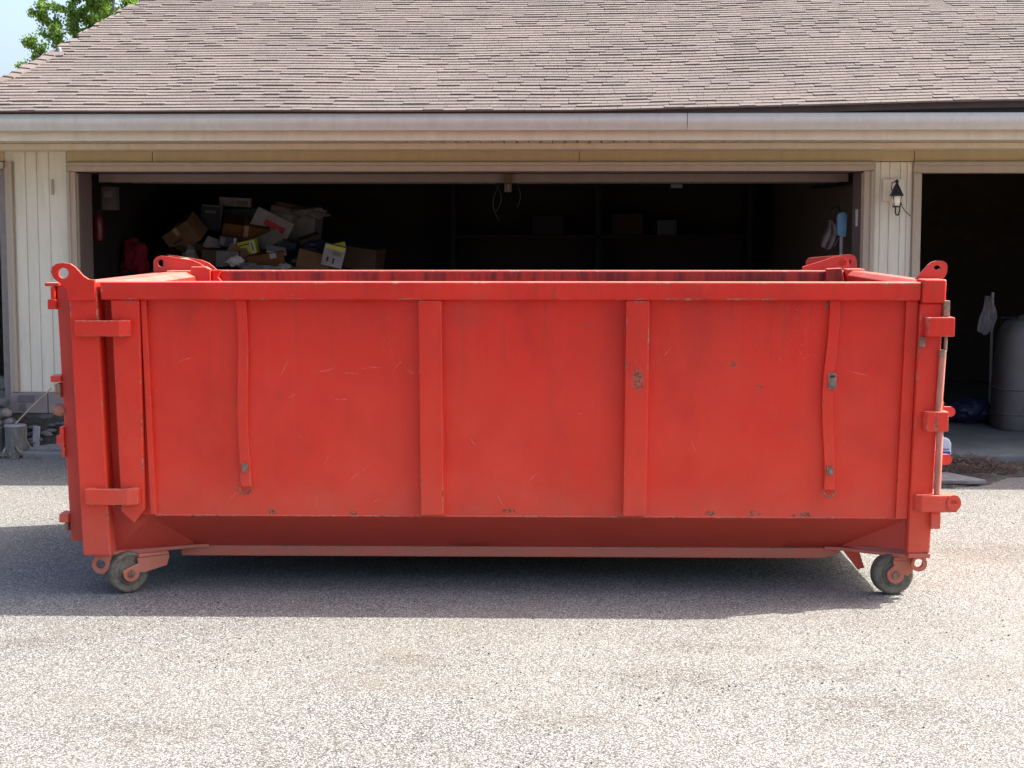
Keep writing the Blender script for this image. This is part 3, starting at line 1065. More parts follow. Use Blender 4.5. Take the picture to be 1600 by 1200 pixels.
# slim wavy flat bars with a bolt and a bent foot
for (x, zt, zb, amp, ph) in [(-1.338, 1.479, .55, .005, 0), (1.565, 1.479, .545, .012, 1.2)]:
    m = MB()
    n = 26
    for i in range(n + 1):
        t = i / n
        z = zt + (zb - zt) * t
        dx = amp * math.sin(t * 7 + ph) + (.008 * t if x < 0 else -.012 * t)
        for (ox, oy) in ((-.026, .034), (.026, .034), (.026, .062), (-.026, .062)):
            m.v.append(Vector((x + dx + ox, oy + .004 * math.sin(t * 9 + ph), z)))
    for i in range(n):
        for k in range(4):
            m.f.append([i * 4 + k, i * 4 + (k + 1) % 4, i * 4 + 4 + (k + 1) % 4, i * 4 + 4 + k])
    m.f += [[0, 1, 2, 3], [n * 4 + 3, n * 4 + 2, n * 4 + 1, n * 4]]
    bar = dpart("strap_bar", m, bevel=.004, tp=False)
    ex = x + (.008 if x < 0 else -.012) + amp * math.sin(.9 * 7 + ph)
    dpart("bolt_plate", MB().box(ex - .016, ex + .016, .026, .033, zb + .075, zb + .118), 'rusty', bevel=.002, parent=bar, tp=False)
    dpart("bolt", MB().lathe([(.011, 0), (.011, .016), (.006, .020)], (ex + .003, .010, zb + .096), 'y', 6), 'rusty', bevel=0, parent=bar, tp=False)
    m = MB()
    pts = [(ex + .029 * math.cos(a), .040 - .01 * math.sin(a - math.pi), zb - .004 + .030 * math.sin(a)) for a in [math.pi + math.pi * k / 12 for k in range(13)]]
    dpart("weld_bead", m.tube(pts, .0045, 6), 'rusty', bevel=0, parent=bar, tp=False, smooth=60)
bar_plate = dpart("tag_plate", MB().box(1.548, 1.588, .024, .031, 1.045, 1.125), 'rusty', bevel=.002, tp=False)
dpart("tag_rivet", MB().lathe([(.013, 0), (.010, .006), (.004, .009)], (1.568, .018, 1.072), 'y', 12), 'flash', bevel=0, parent=bar_plate, tp=False)
dpart("tag_slot", MB().box(1.556, 1.580, .021, .0245, 1.103, 1.114), 'black', bevel=0, parent=bar_plate, tp=False)
# lifting eyes
dpart("lifting_eye", MB().plate([(-2.180, 1.48), (-2.182, 1.535), (-2.245, 1.585), (-2.260, 1.618), (-2.252, 1.642), (-2.232, 1.657), (-2.20, 1.662), (-2.165, 1.658), (-2.140, 1.642), (-2.10, 1.598), (-2.075, 1.582), (-2.045, 1.578), (-2.045, 1.48)],
                                [circ(-2.198, 1.612, .0265, 18)], 'y', -.018, .001), 'red', bevel=0, tp=False)
dpart("lifting_eye", MB().plate([(1.985, 1.58), (2.045, 1.650), (2.062, 1.664), (2.085, 1.671), (2.118, 1.670), (2.136, 1.660), (2.142, 1.642), (2.140, 1.612), (2.128, 1.590), (2.098, 1.56)],
                                [circ(2.092, 1.638, .017, 16, rz=.011)], 'y', .136, .156), 'red_dull', bevel=0, tp=False)
for (dy, dx) in ((0, 0), (.10, .035)):
    dpart("lifting_eye", MB().plate([(-2.292 + dx, 1.560), (-2.290 + dx, 1.630), (-2.275 + dx, 1.650), (-2.25 + dx, 1.659), (-2.20 + dx, 1.656), (-2.05 + dx, 1.632), (-2.00 + dx, 1.612), (-1.95 + dx, 1.570), (-1.95 + dx, 1.560)],
                                    [circ(-2.243 + dx, 1.613, .023, 18)], 'y', 2.201 + dy, 2.222 + dy), 'red_dull', bevel=0, tp=False)
dpart("eye_web", MB().add([(-2.13, 2.222, 1.646), (-1.96, 2.222, 1.588), (-1.96, 2.30, 1.580), (-2.10, 2.30, 1.646), (-2.13, 2.222, 1.634), (-1.96, 2.222, 1.574), (-1.96, 2.30, 1.568), (-2.10, 2.30, 1.634)],
                         [(0, 1, 2, 3), (7, 6, 5, 4), (0, 4, 5, 1), (1, 5, 6, 2), (2, 6, 7, 3), (3, 7, 4, 0)]), 'red_dull', bevel=.003, tp=False)
dpart("lifting_eye", MB().plate([(1.745, 1.570), (1.748, 1.592), (1.78, 1.602), (1.90, 1.640), (1.94, 1.654), (1.98, 1.658), (2.02, 1.655), (2.035, 1.640), (2.035, 1.570)],
                                [circ(1.992, 1.618, .023, 18)], 'y', 2.201, 2.222), 'red_dull', bevel=0, tp=False)
dpart("lifting_eye", MB().plate([(1.78, 1.570), (1.785, 1.625), (1.80, 1.645), (1.85, 1.650), (2.06, 1.668), (2.085, 1.660), (2.097, 1.640), (2.105, 1.570)],
                                [circ(2.045, 1.620, .020, 18)], 'y', 2.30, 2.322), 'red_dull', bevel=0, tp=False)
# right end: hinge blocks, rod and tabs
dpart("hinge_block", MB().prism([(2.000, -.030), (2.012, -.045), (2.142, -.045), (2.142, .06), (2.000, .06)], 'z', 1.308, 1.402), 'red_worn', bevel=.007, tp=False)
dpart("hinge_block", MB().prism([(2.005, -.025), (2.020, -.042), (2.060, -.042), (2.068, -.048), (2.122, -.048), (2.122, .06), (2.005, .06)], 'z', .846, .942), 'red_worn', bevel=.007, tp=False)
hb = dpart("hinge_block", MB().prism([(1.972, -.012), (2.000, -.045), (2.085, -.045), (2.180, -.036), (2.180, .05), (1.972, .05)], 'z', .447, .532), 'red_worn', bevel=.008, tp=False)
dpart("hinge_eye", MB().plate(circ(2.158, .495, .034, 22, rz=.040), [circ(2.158, .500, .020, 16, rz=.010)], 'y', -.050, -.037), 'red_worn', bevel=0, parent=hb, tp=False)
dpart("hinge_rod", MB().tube([(2.083, -.012, .535), (2.089, -.012, .845)], .0165, 14), 'rod', bevel=0, smooth=40, tp=False)
dpart("hinge_rod", MB().tube([(2.080, -.012, .943), (2.094, -.012, 1.235)], .0165, 14), 'rod', bevel=0, smooth=40, tp=False)
dpart("hinge_pin", MB().tube([(2.105, -.012, 1.236), (2.107, -.012, 1.307)], .0085, 12), 'rusty', bevel=0, smooth=40, tp=False)
dpart("rod_collar", MB().lathe([(.0185, 0), (.0185, .03)], (2.092, -.012, 1.212), 'z', 14), 'rusty', bevel=0, smooth=40, tp=False)
dpart("hinge_pin", MB().box(2.092, 2.122, -.02, .02, 1.403, 1.482), 'rusty', bevel=.006, tp=False)
dpart("hinge_pin", MB().prism([(1.978, -.004), (1.998, -.022), (2.010, -.004)], 'z', 1.255, 1.306), 'rusty', bevel=.003, tp=False)
dpart("hinge_pin", MB().box(2.052, 2.100, -.03, .03, .362, .446), 'red_worn', bevel=.008, tp=False)


def tongue(x0, x1, z0, z1, y, slot=None):
    zc, r = (z0 + z1) / 2, (z1 - z0) / 2
    out = [(x0, z0)] + circ(x1 - r, zc, r, 12, -math.pi / 2, math.pi / 2) + [(x0, z1)]
    return MB().plate(out, [slot] if slot else [], 'y', y, y + .022)


dpart("latch_tab", tongue(2.09, 2.182, .905, .955, .07), 'red_dull', bevel=0, tp=False)
dpart("latch_tab", MB().box(2.095, 2.116, .03, .07, .943, .985), 'red_worn', bevel=.005, tp=False)
dpart("latch_tab", tongue(2.06, 2.170, .668, .720, .06, circ(2.105, .694, .022, 14, rz=.008)), 'red_dull', bevel=0, tp=False)
# underside: skid rail, corner gussets, pull rings
for y0 in (.30, 1.78):
    dpart("skid_rail", MB().prism([(-1.752, .148), (1.628, .148), (1.700, .176), (1.712, .196), (1.70, .202), (-1.752, .202)], 'y', y0, y0 + .12), 'red_worn', bevel=.005)
for (x0, xa, xb) in ((-2.045, -1.675, -1.60), (2.02, 1.70, 1.62)):
    for s in (0, 1):
        q = [(x0, .07), (xa, .265), (xb, .285), (xb, .301), (x0, .301)]
        if s:
            q = [(p[0], 2.2 - p[1]) for p in q]
        dpart("corner_floor", MB().prism(q, 'z', .196, .212), 'red_worn', bevel=0)
for s in (0, 1):
    ym = (lambda y: y) if s == 0 else (lambda y: 2.2 - y)
    for (pts, nm) in [([(-1.835, .070, .405), (-1.675, .285, .214), (-2.045, .115, .212), (-2.045, .070, .45)], "corner_gusset"),
                      ([(1.99, .070, .405), (1.70, .29, .214), (1.86, .18, .238), (1.99, .085, .238)], "corner_gusset")]:
        m = MB()
        for lay in (0, 1):
            for (x, y, z) in pts:
                m.v.append(Vector((x, ym(y + lay * .02), z)))
        m.f = [[0, 1, 2, 3], [7, 6, 5, 4]] + [[k, (k + 1) % 4, 4 + (k + 1) % 4, 4 + k] for k in range(4)]
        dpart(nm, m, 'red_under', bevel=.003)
dpart("pull_ring", MB().plate([(-2.085, .215)] + circ(-2.062, .152, .044, 16, math.pi * .93, math.pi * 2.05) + [(-2.005, .215)], [circ(-2.062, .156, .024, 16)], 'y', .03, .058), 'red_worn', bevel=0, tp=False)
dpart("pull_ring", MB().plate([(2.00, .216)] + circ(2.020, .172, .040, 16, math.pi, math.pi * 2.15) + [(2.05, .216)], [circ(2.018, .174, .023, 16)], 'y', .06, .09), 'red_worn', bevel=0, tp=False)


def caster(px, py, zt, ang, trail, heel=.065):
    """swivel caster: fork plates trail behind the pivot, wheel between them; ang turns it about the pivot."""
    R0 = .105
    root = MB().box(px - .04, px + heel, py - .065, py + .065, zt - .016, zt).rot((px, py, 0), 'Z', ang)
    c = (px, py, 0)
    fork_o = root.build("caster", M['red_worn'], dump, .004, 1)
    ax = px + trail
    for sgn in (-1, 1):
        y = py + sgn * .052
        pl = [(px - .045, zt - .016), (px - .040, zt - .045), (ax - .044, R0 + .016)] + circ(ax, R0, .044, 12, math.pi * 1.0, math.pi * 2.0) + [(ax + .062, R0 - .006), (px + heel * .92, zt - .072), (px + heel + .004, zt - .030), (px + heel + .004, zt - .016)]
        MB().prism(pl, 'y', y - .007, y + .007).rot(c, 'Z', ang).build("fork_plate", M['red_worn'], fork_o, .003, 1)
        MB().lathe([(.019, 0), (.019, .010), (.010, .014)], (ax, y - .007 if sgn < 0 else y + .007, R0), 'y', 12).xf(
            lambda p: p if sgn > 0 else Vector((p.x, 2 * (y - .007) - p.y, p.z))).rot(c, 'Z', ang).build("axle_bolt", M['rusty'], fork_o, smooth=40)
    MB().lathe([(.030, -.040), (.058, -.040), (.062, -.034), (.092, -.038), (.101, -.033), (.105, -.022), (.105, .022), (.101, .033), (.092, .038), (.062, .034), (.058, .040), (.030, .040)],
               (ax, py, R0), 'y', 36).rot(c, 'Z', ang).build("wheel", M['wheel'], fork_o, smooth=35)
    MB().lathe([(.022, -.03), (.022, .0)], (px, py, zt - .02), 'z', 12).build("swivel_bolt", M['rusty'], fork_o, smooth=40)


caster(-1.888, .150, .196, 38, -.078, .125)
caster(1.935, .16, .196, 8, -.030)
caster(-1.815, 2.0, .196, 20, -.120)
caster(1.915, 2.0, .196, 12, -.060)
dpart("fork_brace", MB().prism([(1.715, .194), (1.80, .194), (1.835, .10), (1.80, .09)], 'y', .30, .315), 'red', bevel=.003)

# ------------------------------------------------------------------ wall lantern on the pillar
lan = thing("wall_lantern", "small black iron lantern on a square cream plate beside the wide bay", "lantern", (2.95, 5.2, 1.93))
MB().box(2.848, 3.016, 5.272, 5.298, 2.040, 2.222).build("back_plate", M['siding'], lan, .006, 2)
MB().lathe([(.012, .0), (.016, .012), (.010, .024), (.004, .03)], (2.938, 5.165, 2.186), 'z', 12).build("finial", M['iron'], lan, smooth=40)
MB().lathe([(.066, 0), (.064, .012), (.050, .030), (.030, .070), (.014, .095), (.012, .104)], (2.938, 5.165, 2.085), 'z', 4).rot((2.938, 5.165, 0), 'Z', 45).build("lantern_roof", M['iron'], lan, .003, 1)
MB().lathe([(.028, 0), (.036, .03), (.040, .078)], (2.938, 5.165, 2.005), 'z', 16).build("glass", M['glass'], lan, smooth=40)
MB().lathe([(.010, 0), (.022, .018), (.022, .04), (.010, .055)], (2.938, 5.165, 2.018), 'z', 12).build("bulb", M['bulb'], lan, smooth=50)
MB().lathe([(.030, 0), (.034, .006), (.030, .012)], (2.938, 5.165, 1.995), 'z', 14).build("lantern_base", M['iron'], lan, smooth=40)
for k in range(4):
    a = math.pi / 4 + k * math.pi / 2
    MB().tube([(2.938 + .031 * math.cos(a), 5.165 + .031 * math.sin(a), 2.0), (2.938 + .046 * math.cos(a), 5.165 + .046 * math.sin(a), 2.088)], .0035, 6).build("cage_bar", M['iron'], lan, smooth=40)
pts = [(2.932, 5.165, 1.998), (2.930, 5.165, 1.96), (2.940, 5.175, 1.935), (2.960, 5.20, 1.935), (2.975, 5.22, 1.965), (2.985, 5.245, 2.02), (2.985, 5.275, 2.06)]
MB().tube(pts, .006, 8).build("bracket_arm", M['iron'], lan, smooth=60)
pts = [(2.910, 5.18, 2.10), (2.905, 5.22, 2.15), (2.918, 5.25, 2.19), (2.935, 5.20, 2.205)]
MB().tube(pts, .004, 6).build("scroll", M['iron'], lan, smooth=60)
pts = [(2.99, 5.262, 2.045), (3.005, 5.262, 2.0), (3.03, 5.262, 1.965), (3.058, 5.27, 1.942), (3.075, 5.262, 1.925)]
MB().tube(pts, .0035, 6).build("cable", M['iron'], lan, smooth=60)

# ------------------------------------------------------------------ bed of soil, stones and slab at the left foot of the wall
so = blob_sheet("soil", [(-5.2, 4.98), (-4.6, 4.93), (-4.1, 4.97), (-3.7, 4.99), (-3.3, 5.05), (-3.3, 5.32), (-5.2, 5.32)], .012, M['soil'], .05, 60, 3)
struct(so, "dark soil bed along the foot of the house wall")
bank = MB()
nx, ny = 40, 10
for j in range(ny + 1):
    for i in range(nx + 1):
        x = -4.75 + 1.35 * i / nx
        y = 5.04 + .24 * j / ny
        z = .02 + .29 * (j / ny) ** .8 + .05 * noise.noise(Vector((x * 9, y * 12, 2))) + .02 * noise.noise(Vector((x * 26, y * 30, 5)))
        bank.v.append(Vector((x, y + .03 * noise.noise(Vector((x * 14, 3, j * .9))), z if j else -.01)))
for j in range(ny):
    for i in range(nx):
        k = j * (nx + 1) + i
        bank.f.append([k, k + 1, k + nx + 2, k + nx + 1])
bk = bank.build("soil_bank", M['soil'])
struct(bk, "crumbling dark earth bank under the foundation blocks")


def rock(name, c, r, mat, seed, sq=(1, 1, .75)):
    bm = bmesh.new()
    bmesh.ops.create_icosphere(bm, subdivisions=3, radius=1)
    m = MB()
    bm.verts.index_update()
    for v in bm.verts:
        d = 1 + .30 * noise.noise(v.co * 1.3 + Vector((seed, 0, 0))) + .10 * noise.noise(v.co * 4 + Vector((0, seed, 0)))
        m.v.append(Vector((c[0] + v.co.x * r * sq[0] * d, c[1] + v.co.y * r * sq[1] * d, c[2] + v.co.z * r * sq[2] * d)))
    m.f = [[v.index for v in f.verts] for f in bm.faces]
    bm.free()
    return m.build(name, M[mat], smooth=50)


for (x, y, z, r, mt, lb) in [
        (-4.235, 5.13, .335, .055, 'stone', "tan rounded stone topmost of the heap behind the stump"),
        (-4.31, 5.12, .330, .070, 'stone2', "grey stone at the left edge above the tan stones"),
        (-4.30, 5.10, .245, .060, 'stone', "tan stone low in the heap at the left edge"),
        (-4.20, 5.12, .255, .060, 'stone2', "dark grey stone between the stump and the foundation"),
        (-4.175, 5.04, .275, .034, 'stone', "small pinkish stone right behind the stump top"),
        (-4.26, 5.15, .420, .055, 'stone2', "dark mossy stone against the open left bay")]:
    tag(rock("stone", (x, y, z), r, mt, rng.random() * 50), lb, "stone", "stones heaped at the left corner of the house")
rub = MB()
for k in range(26):
    x = -4.05 + .60 * rng.random()
    z = .08 + .19 * rng.random()
    r, sd = .016 + .03 * rng.random(), rng.random() * 90
    bm = bmesh.new()
    bmesh.ops.create_icosphere(bm, subdivisions=2, radius=1)
    bm.verts.index_update()
    rub.add([(x + v.co.x * r * 1.6 * (1 + .3 * noise.noise(v.co * 1.5 + Vector((sd, 0, 0)))), 5.06 + .55 * (z - .05) + v.co.y * r * .8, z + v.co.z * r * .6) for v in bm.verts],
            [[v.index for v in f.verts] for f in bm.faces])
    bm.free()
ro_ = rub.build("rubble", M['stone2'], smooth=50)
ro_["kind"] = "stuff"
ro_["label"] = "flat grey rubble set in the earth bank under the blocks"

# stump
st = thing("tree_stump", "short grey weathered tree stump with a flat sawn top", "stump", (-4.112, 4.99, 0))
m = MB()
n = 26
for (h, r) in [(-.01, .112), (.03, .098), (.08, .086), (.15, .082), (.21, .084), (.246, .086)]:
    for k in range(n):
        a = 2 * math.pi * k / n
        rr = r * (1 + .10 * noise.noise(Vector((math.cos(a) * 2.2, math.sin(a) * 2.2, h * 2))) + .06 * math.sin(a * 7) * (1.3 - h * 3))
        m.v.append(Vector((-4.112 + rr * math.cos(a), 4.99 + rr * math.sin(a), h)))
for j in range(5):
    for k in range(n):
        m.f.append([j * n + k, j * n + (k + 1) % n, j * n + n + (k + 1) % n, j * n + n + k])
m.f.append([5 * n + k for k in range(n)])
m.build("trunk", M['bark'], st, smooth=60)
MB().lathe([(.086, 0), (.089, .006), (.084, .012)], (-4.112, 4.99, .246), 'z', 26).build("sawn_top", M['cutwood'], st, smooth=40)
for k in range(4):
    a = math.pi * (1.0 + 1.0 * k / 3) + .3 * math.sin(k * 5)
    pts = []
    for i in range(5):
        t = i / 4
        pts.append((-4.112 + (.085 + .09 * t) * math.cos(a + .5 * t), 4.99 + (.085 + .07 * t) * math.sin(a + .5 * t), (.05 + .02 * k) * (1 - t) ** 1.6 + .010))
    MB().tube(pts, [.009, .008, .007, .005, .003], 6).build("root", M['root'], st, smooth=60)
st2 = thing("log_round", "dark bark-covered log standing at the left picture edge beside the stump", "log", (-4.27, 5.0, 0))
m = MB()
for (h, r) in [(-.01, .075), (.06, .066), (.16, .063), (.235, .064)]:
    for k in range(18):
        a = 2 * math.pi * k / 18
        rr = r * (1 + .10 * math.sin(a * 5) + .06 * math.sin(a * 11 + 1))
        m.v.append(Vector((-4.27 + rr * math.cos(a), 5.0 + rr * math.sin(a), h)))
for j in range(3):
    for k in range(18):
        m.f.append([j * 18 + k, j * 18 + (k + 1) % 18, j * 18 + 18 + (k + 1) % 18, j * 18 + 18 + k])
m.f.append([54 + k for k in range(18)])
m.build("trunk", M['bark'], st2, smooth=60)
tag(MB().box(-4.01, -3.955, 5.07, 5.10, .0, .235).rot((-3.98, 5.08, 0), 'Y', 4).build("wood_offcut", M['cutwood'], None, .004, 1), "small tan wood offcut standing behind the stump", "wood offcut")
tag(MB().prism([(-3.99, 4.93), (-3.96, 4.90), (-3.50, 4.88), (-3.50, 5.20), (-3.72, 5.22)], 'z', .045, .092).rot((-3.7, 5.05, .07), 'X', 5).build("paving_slab", M['paver'], None, .008, 2),
    "loose grey concrete slab lying by the foot of the left wall", "slab")
tag(MB().tube([(-4.118, 5.02, .262), (-4.0, 5.08, .395), (-3.862, 5.16, .535)], [.007, .0065, .005], 8).build("stick", M['stick'], None, smooth=60), "thin pale stick leaning from the stump to the wall", "stick")
tag(MB().tube([(-3.90, 4.90, .01), (-3.82, 4.87, .05), (-3.75, 4.86, .095)], [.004, .004, .003], 6).build("stick", M['stick'], None, smooth=60), "short thin twig leaning against the grey slab edge", "stick")
tag(rock("rag", (-4.29, 4.90, .018), .035, 'white', 5, (1.2, .8, .4)), "scrap of white rag on the drive at the left edge", "rag")

# small dead twigs round the stump: nobody could count them


def twigs(name, cx, cy, rx, ry, n, h, mat, seed, label):
    r = random.Random(seed)
    m = MB()
    for i in range(n):
        a = r.random() * 6.28
        q = r.random() ** .6
        x, y = cx + rx * q * math.cos(a), cy + ry * q * math.sin(a)
        top = h * (1 - q * q) * (.4 + .6 * r.random())
        b_ = r.random() * 6.28
        L = .03 + .07 * r.random()
        z = .012 + top * r.random()
        p0 = Vector((x, y, z))
        p2 = p0 + Vector((L * math.cos(b_), L * math.sin(b_), (r.random() - .35) * L))
        p2.z = max(.008, p2.z)
        p1 = (p0 + p2) / 2 + Vector((0, 0, .012 * r.random()))
        m.tube([p0, p1, p2], [.0028, .0024, .0012], 4)
    o = m.build(name, M[mat])
    o["kind"] = "stuff"
    o["label"] = label
    return o


twigs("twigs", -4.09, 4.90, .30, .06, 130, .03, 'root', 2, "dry roots and twigs strewn round the stump")

# ------------------------------------------------------------------ right side: dark soil, brush, plank, jug
so2 = blob_sheet("soil", [(2.4, 3.62), (3.0, 3.50), (3.35, 3.70), (3.55, 4.02), (3.9, 4.12), (4.6, 4.2), (5.6, 4.4), (5.6, 4.858), (2.4, 4.858)], .010, M['soil'], .035, 70, 8)
struct(so2, "dark loose soil strip in front of the right garage bay")
twigs("dry_brush", 3.32, 4.40, .42, .36, 1500, .11, 'twig', 5, "heap of dead brown brush beside the right garage bay")
tag(MB().prism([(2.7, 3.62), (3.16, 3.60), (3.30, 3.63), (3.12, 4.0), (2.7, 4.02)], 'z', .016, .045).build("plank", M['paver'], None, .006, 2), "flat grey board on the ground below the brush heap", "board")
jug = thing("plastic_jug", "milky white plastic jug with blue label behind the dumpster's right end", "jug", (3.20, 4.60, .0))
MB().prism([(3.13, .012), (3.262, .012), (3.268, .05), (3.268, .19), (3.245, .225), (3.16, .235), (3.13, .22)], 'y', 4.54, 4.65).build("body", M['jug'], jug, .014, 3, smooth=40)
MB().box(3.14, 3.258, 4.535, 4.5395, .095, .125).build("label_band", M['blueprint'], jug)
MB().box(3.15, 3.25, 4.535, 4.5395, .140, .146).build("label_line", M['flash'], jug)
MB().lathe([(.018, 0), (.018, .02), (.014, .024)], (3.17, 4.595, .236), 'z', 14).build("cap", M['blueprint'], jug, smooth=40)

# ------------------------------------------------------------------ things inside the garage


def carton(name, label, cat, c, size, rot, mat, tape=None, prints=(), group=None, flaps=False):
    """box on its base point; prints: (face, u0, u1, v0, v1, material) in 0..1 of that face, front = f, top = t."""
    w, d, h = size
    o = thing(name, label, cat, c, group)
    x0, y0, z0 = c[0] - w / 2, c[1] - d / 2, c[2]
    MB().box(x0, x0 + w, y0, y0 + d, z0, z0 + h).build("carton_body", M[mat], o, .005, 2)
    if tape:
        MB().box(c[0] - .022, c[0] + .022, y0 - .0015, y0 + d + .0015, z0 + h, z0 + h + .0015).build("tape", M[tape], o)
        MB().box(c[0] - .022, c[0] + .022, y0 - .0018, y0, z0 + h * .66, z0 + h + .001).build("tape", M[tape], o)
    if flaps:
        for s in (-1, 1):
            MB().box(c[0] + s * w / 2 - .002, c[0] + s * w / 2 + .002, y0, y0 + d, z0 + h, z0 + h + w * .40).rot((c[0] + s * w / 2, 0, z0 + h), 'Y', s * 50).build("flap", M[mat], o)
    for (f, a, b_, p, q, mt) in prints:
        if f == 'f':
            MB().box(x0 + a * w, x0 + b_ * w, y0 - .003, y0 - .0005, z0 + p * h, z0 + q * h).build("printed_patch", M[mt], o)
        else:
            MB().box(x0 + a * w, x0 + b_ * w, y0 + p * d, y0 + q * d, z0 + h + .0005, z0 + h + .003).build("printed_patch", M[mt], o)
    o.rotation_euler = tuple(R(a) for a in rot)
    return o


BG = "cartons stacked up inside the garage"
# the carrying stack, mostly hidden behind the dumpster
for (x, y, z, s, mt, lb) in [(-3.725, 8.850, 0.056, (.62, .6, .612), 'card3', "bottom dull carton of the stack by the left garage wall"),
                             (-2.962, 8.750, 0.056, (.66, .8, .592), 'card', "large carton on the garage floor under the junk heap"),
                             (-2.210, 8.650, 0.056, (.60, .7, .570), 'card3', "carton on the garage floor at the right foot of the junk heap"),
                             (-3.702, 8.800, 0.672, (.58, .56, .74), 'card3', "upper dull carton of the stack by the left garage wall"),
                             (-2.962, 8.700, 0.652, (.64, .74, .80), 'card3', "second carton up under the junk heap"),
                             (-2.232, 8.600, 0.629, (.58, .66, .70), 'card3', "second carton up at the right of the junk heap"),
                             (-2.883, 9.420, 0.056, (1.3, .5, 1.84), 'dark_wood', "dark wooden cupboard behind the junk heap")]:
    carton("storage_box" if mt != 'dark_wood' else "cupboard", lb, "carton" if mt != 'dark_wood' else "cupboard", (x, y, z), s, (0, 0, rng.uniform(-3, 3)), mt, 'tape' if mt != 'dark_wood' else None, group=BG if mt != 'dark_wood' else None)

carton("carton", "tilted brown carton with tape high on the left of the heap", "carton", (-3.422, 8.520, 1.684), (0.325, 0.291, 0.241), (24, -30, -16), 'card', 'tape', [('f', .18, .50, .42, .50, 'ink')], BG)
carton("carton", "dark blue box with a pale edge standing behind the tilted carton", "carton", (-3.309, 8.900, 1.796), (0.224, 0.134, 0.269), (-8, 4, 4), 'darkblue', None, [('f', .05, .95, .93, .97, 'lightgrey'), ('f', .93, .97, .1, .95, 'lightgrey'), ('f', .2, .7, .68, .76, 'lightgrey')], BG)
carton("carton", "shallow white box topmost on the heap", "carton", (-3.130, 9.350, 2.054), (0.336, 0.224, 0.095), (0, 3, 4), 'offwhite', None, [('f', .55, .9, .2, .7, 'lightgrey')], BG)
carton("carton", "dark long box lying under the shallow white box", "carton", (-2.962, 9.300, 1.908), (0.694, 0.336, 0.123), (0, -2, 2), 'darkblue', None, [], BG)
carton("carton", "large orange-brown carton in the middle of the heap", "carton", (-2.962, 8.780, 1.572), (0.470, 0.381, 0.336), (14, 8, 12), 'card2', 'tape', [], BG)
carton("carton", "white flat box with a red stripe slanting over the heap", "carton", (-2.692, 8.720, 1.774), (0.403, 0.112, 0.202), (-6, 27, 5), 'offwhite', None, [('f', .30, .86, .30, .62, 'redprint')], BG)
carton("carton", "pale grey carton behind the white box with the stripe", "carton", (-2.490, 9.100, 1.684), (0.493, 0.280, 0.358), (4, 10, -8), 'lightgrey', None, [('f', .1, .5, .6, .8, 'offwhite')], BG)
carton("packet", "yellow-green printed packet near the front of the heap", "packet", (-2.788, 8.260, 1.572), (0.185, 0.101, 0.140), (6, -13, -10), 'yellow', None, [('f', .72, .94, .08, .92, 'white'), ('f', .12, .5, .12, .55, 'lightgrey'), ('f', .08, .68, .72, .80, 'ink'), ('f', .78, .88, .15, .85, 'ink')], None)
carton("packet", "navy packet with a white end beside the yellow-green one", "packet", (-3.029, 8.350, 1.639), (0.190, 0.090, 0.112), (5, 10, 6), 'navy', None, [('f', .76, .90, .04, .96, 'white'), ('f', .06, .32, .15, .85, 'lightgrey')], None)
carton("carton", "wide two-tone brown and grey carton at the heap's front", "carton", (-3.051, 8.220, 1.460), (0.370, 0.280, 0.162), (4, 3, -3), 'card3', None, [('f', .40, .995, .01, .99, 'lightgrey')], BG)
carton("carton", "low orange-brown carton right of the yellow-green packet", "carton", (-2.603, 8.200, 1.415), (0.358, 0.269, 0.179), (6, -9, 8), 'card2', None, [('f', .62, .8, .7, .98, 'offwhite')], BG, flaps=False)
carton("carton", "open brown carton at the right foot of the heap", "carton", (-2.154, 8.300, 1.370), (0.336, 0.291, 0.235), (2, 14, -10), 'card', None, [], BG)
carton("packet", "white pouch with a yellow top standing at the heap's right", "packet", (-1.963, 8.080, 1.460), (0.207, 0.078, 0.213), (8, 14, 8), 'offwhite', None, [('f', .04, .96, .80, .98, 'yellow'), ('f', .45, .85, .55, .72, 'lightgrey'), ('f', .2, .3, .2, .42, 'ink'), ('f', .5, .58, .15, .4, 'ink')], None)
carton("packet", "small tan envelope sticking up by the far left lifting eye", "packet", (-3.556, 8.150, 1.460), (0.101, 0.022, 0.112), (8, 10, 0), 'tape', None, [], None)
carton("carton", "grey electrical box fixed high on the left garage wall", "box", (-3.97, 7.5, 2.0), (.13, .16, .22), (0, 0, 0), 'lightgrey', None, [('f', .2, .8, .55, .8, 'offwhite')], None)


def crumple(name, label, cat, c, r, mat, seed, sq=(1, 1, .6), amp=.55, sub=3, group=None):
    bm = bmesh.new()
    bmesh.ops.create_icosphere(bm, subdivisions=sub, radius=1)
    m = MB()
    bm.verts.index_update()
    for v in bm.verts:
        d = 1 + amp * noise.noise(v.co * 2.1 + Vector((seed, 0, 0))) + amp * .5 * abs(noise.noise(v.co * 5 + Vector((0, seed, 0))))
        m.v.append(Vector((c[0] + v.co.x * r * sq[0] * d, c[1] + v.co.y * r * sq[1] * d, c[2] + v.co.z * r * sq[2] * d)))
    m.f = [[v.index for v in f.verts] for f in bm.faces]
    bm.free()
    return tag(m.build(name, M[mat]), label, cat, group)


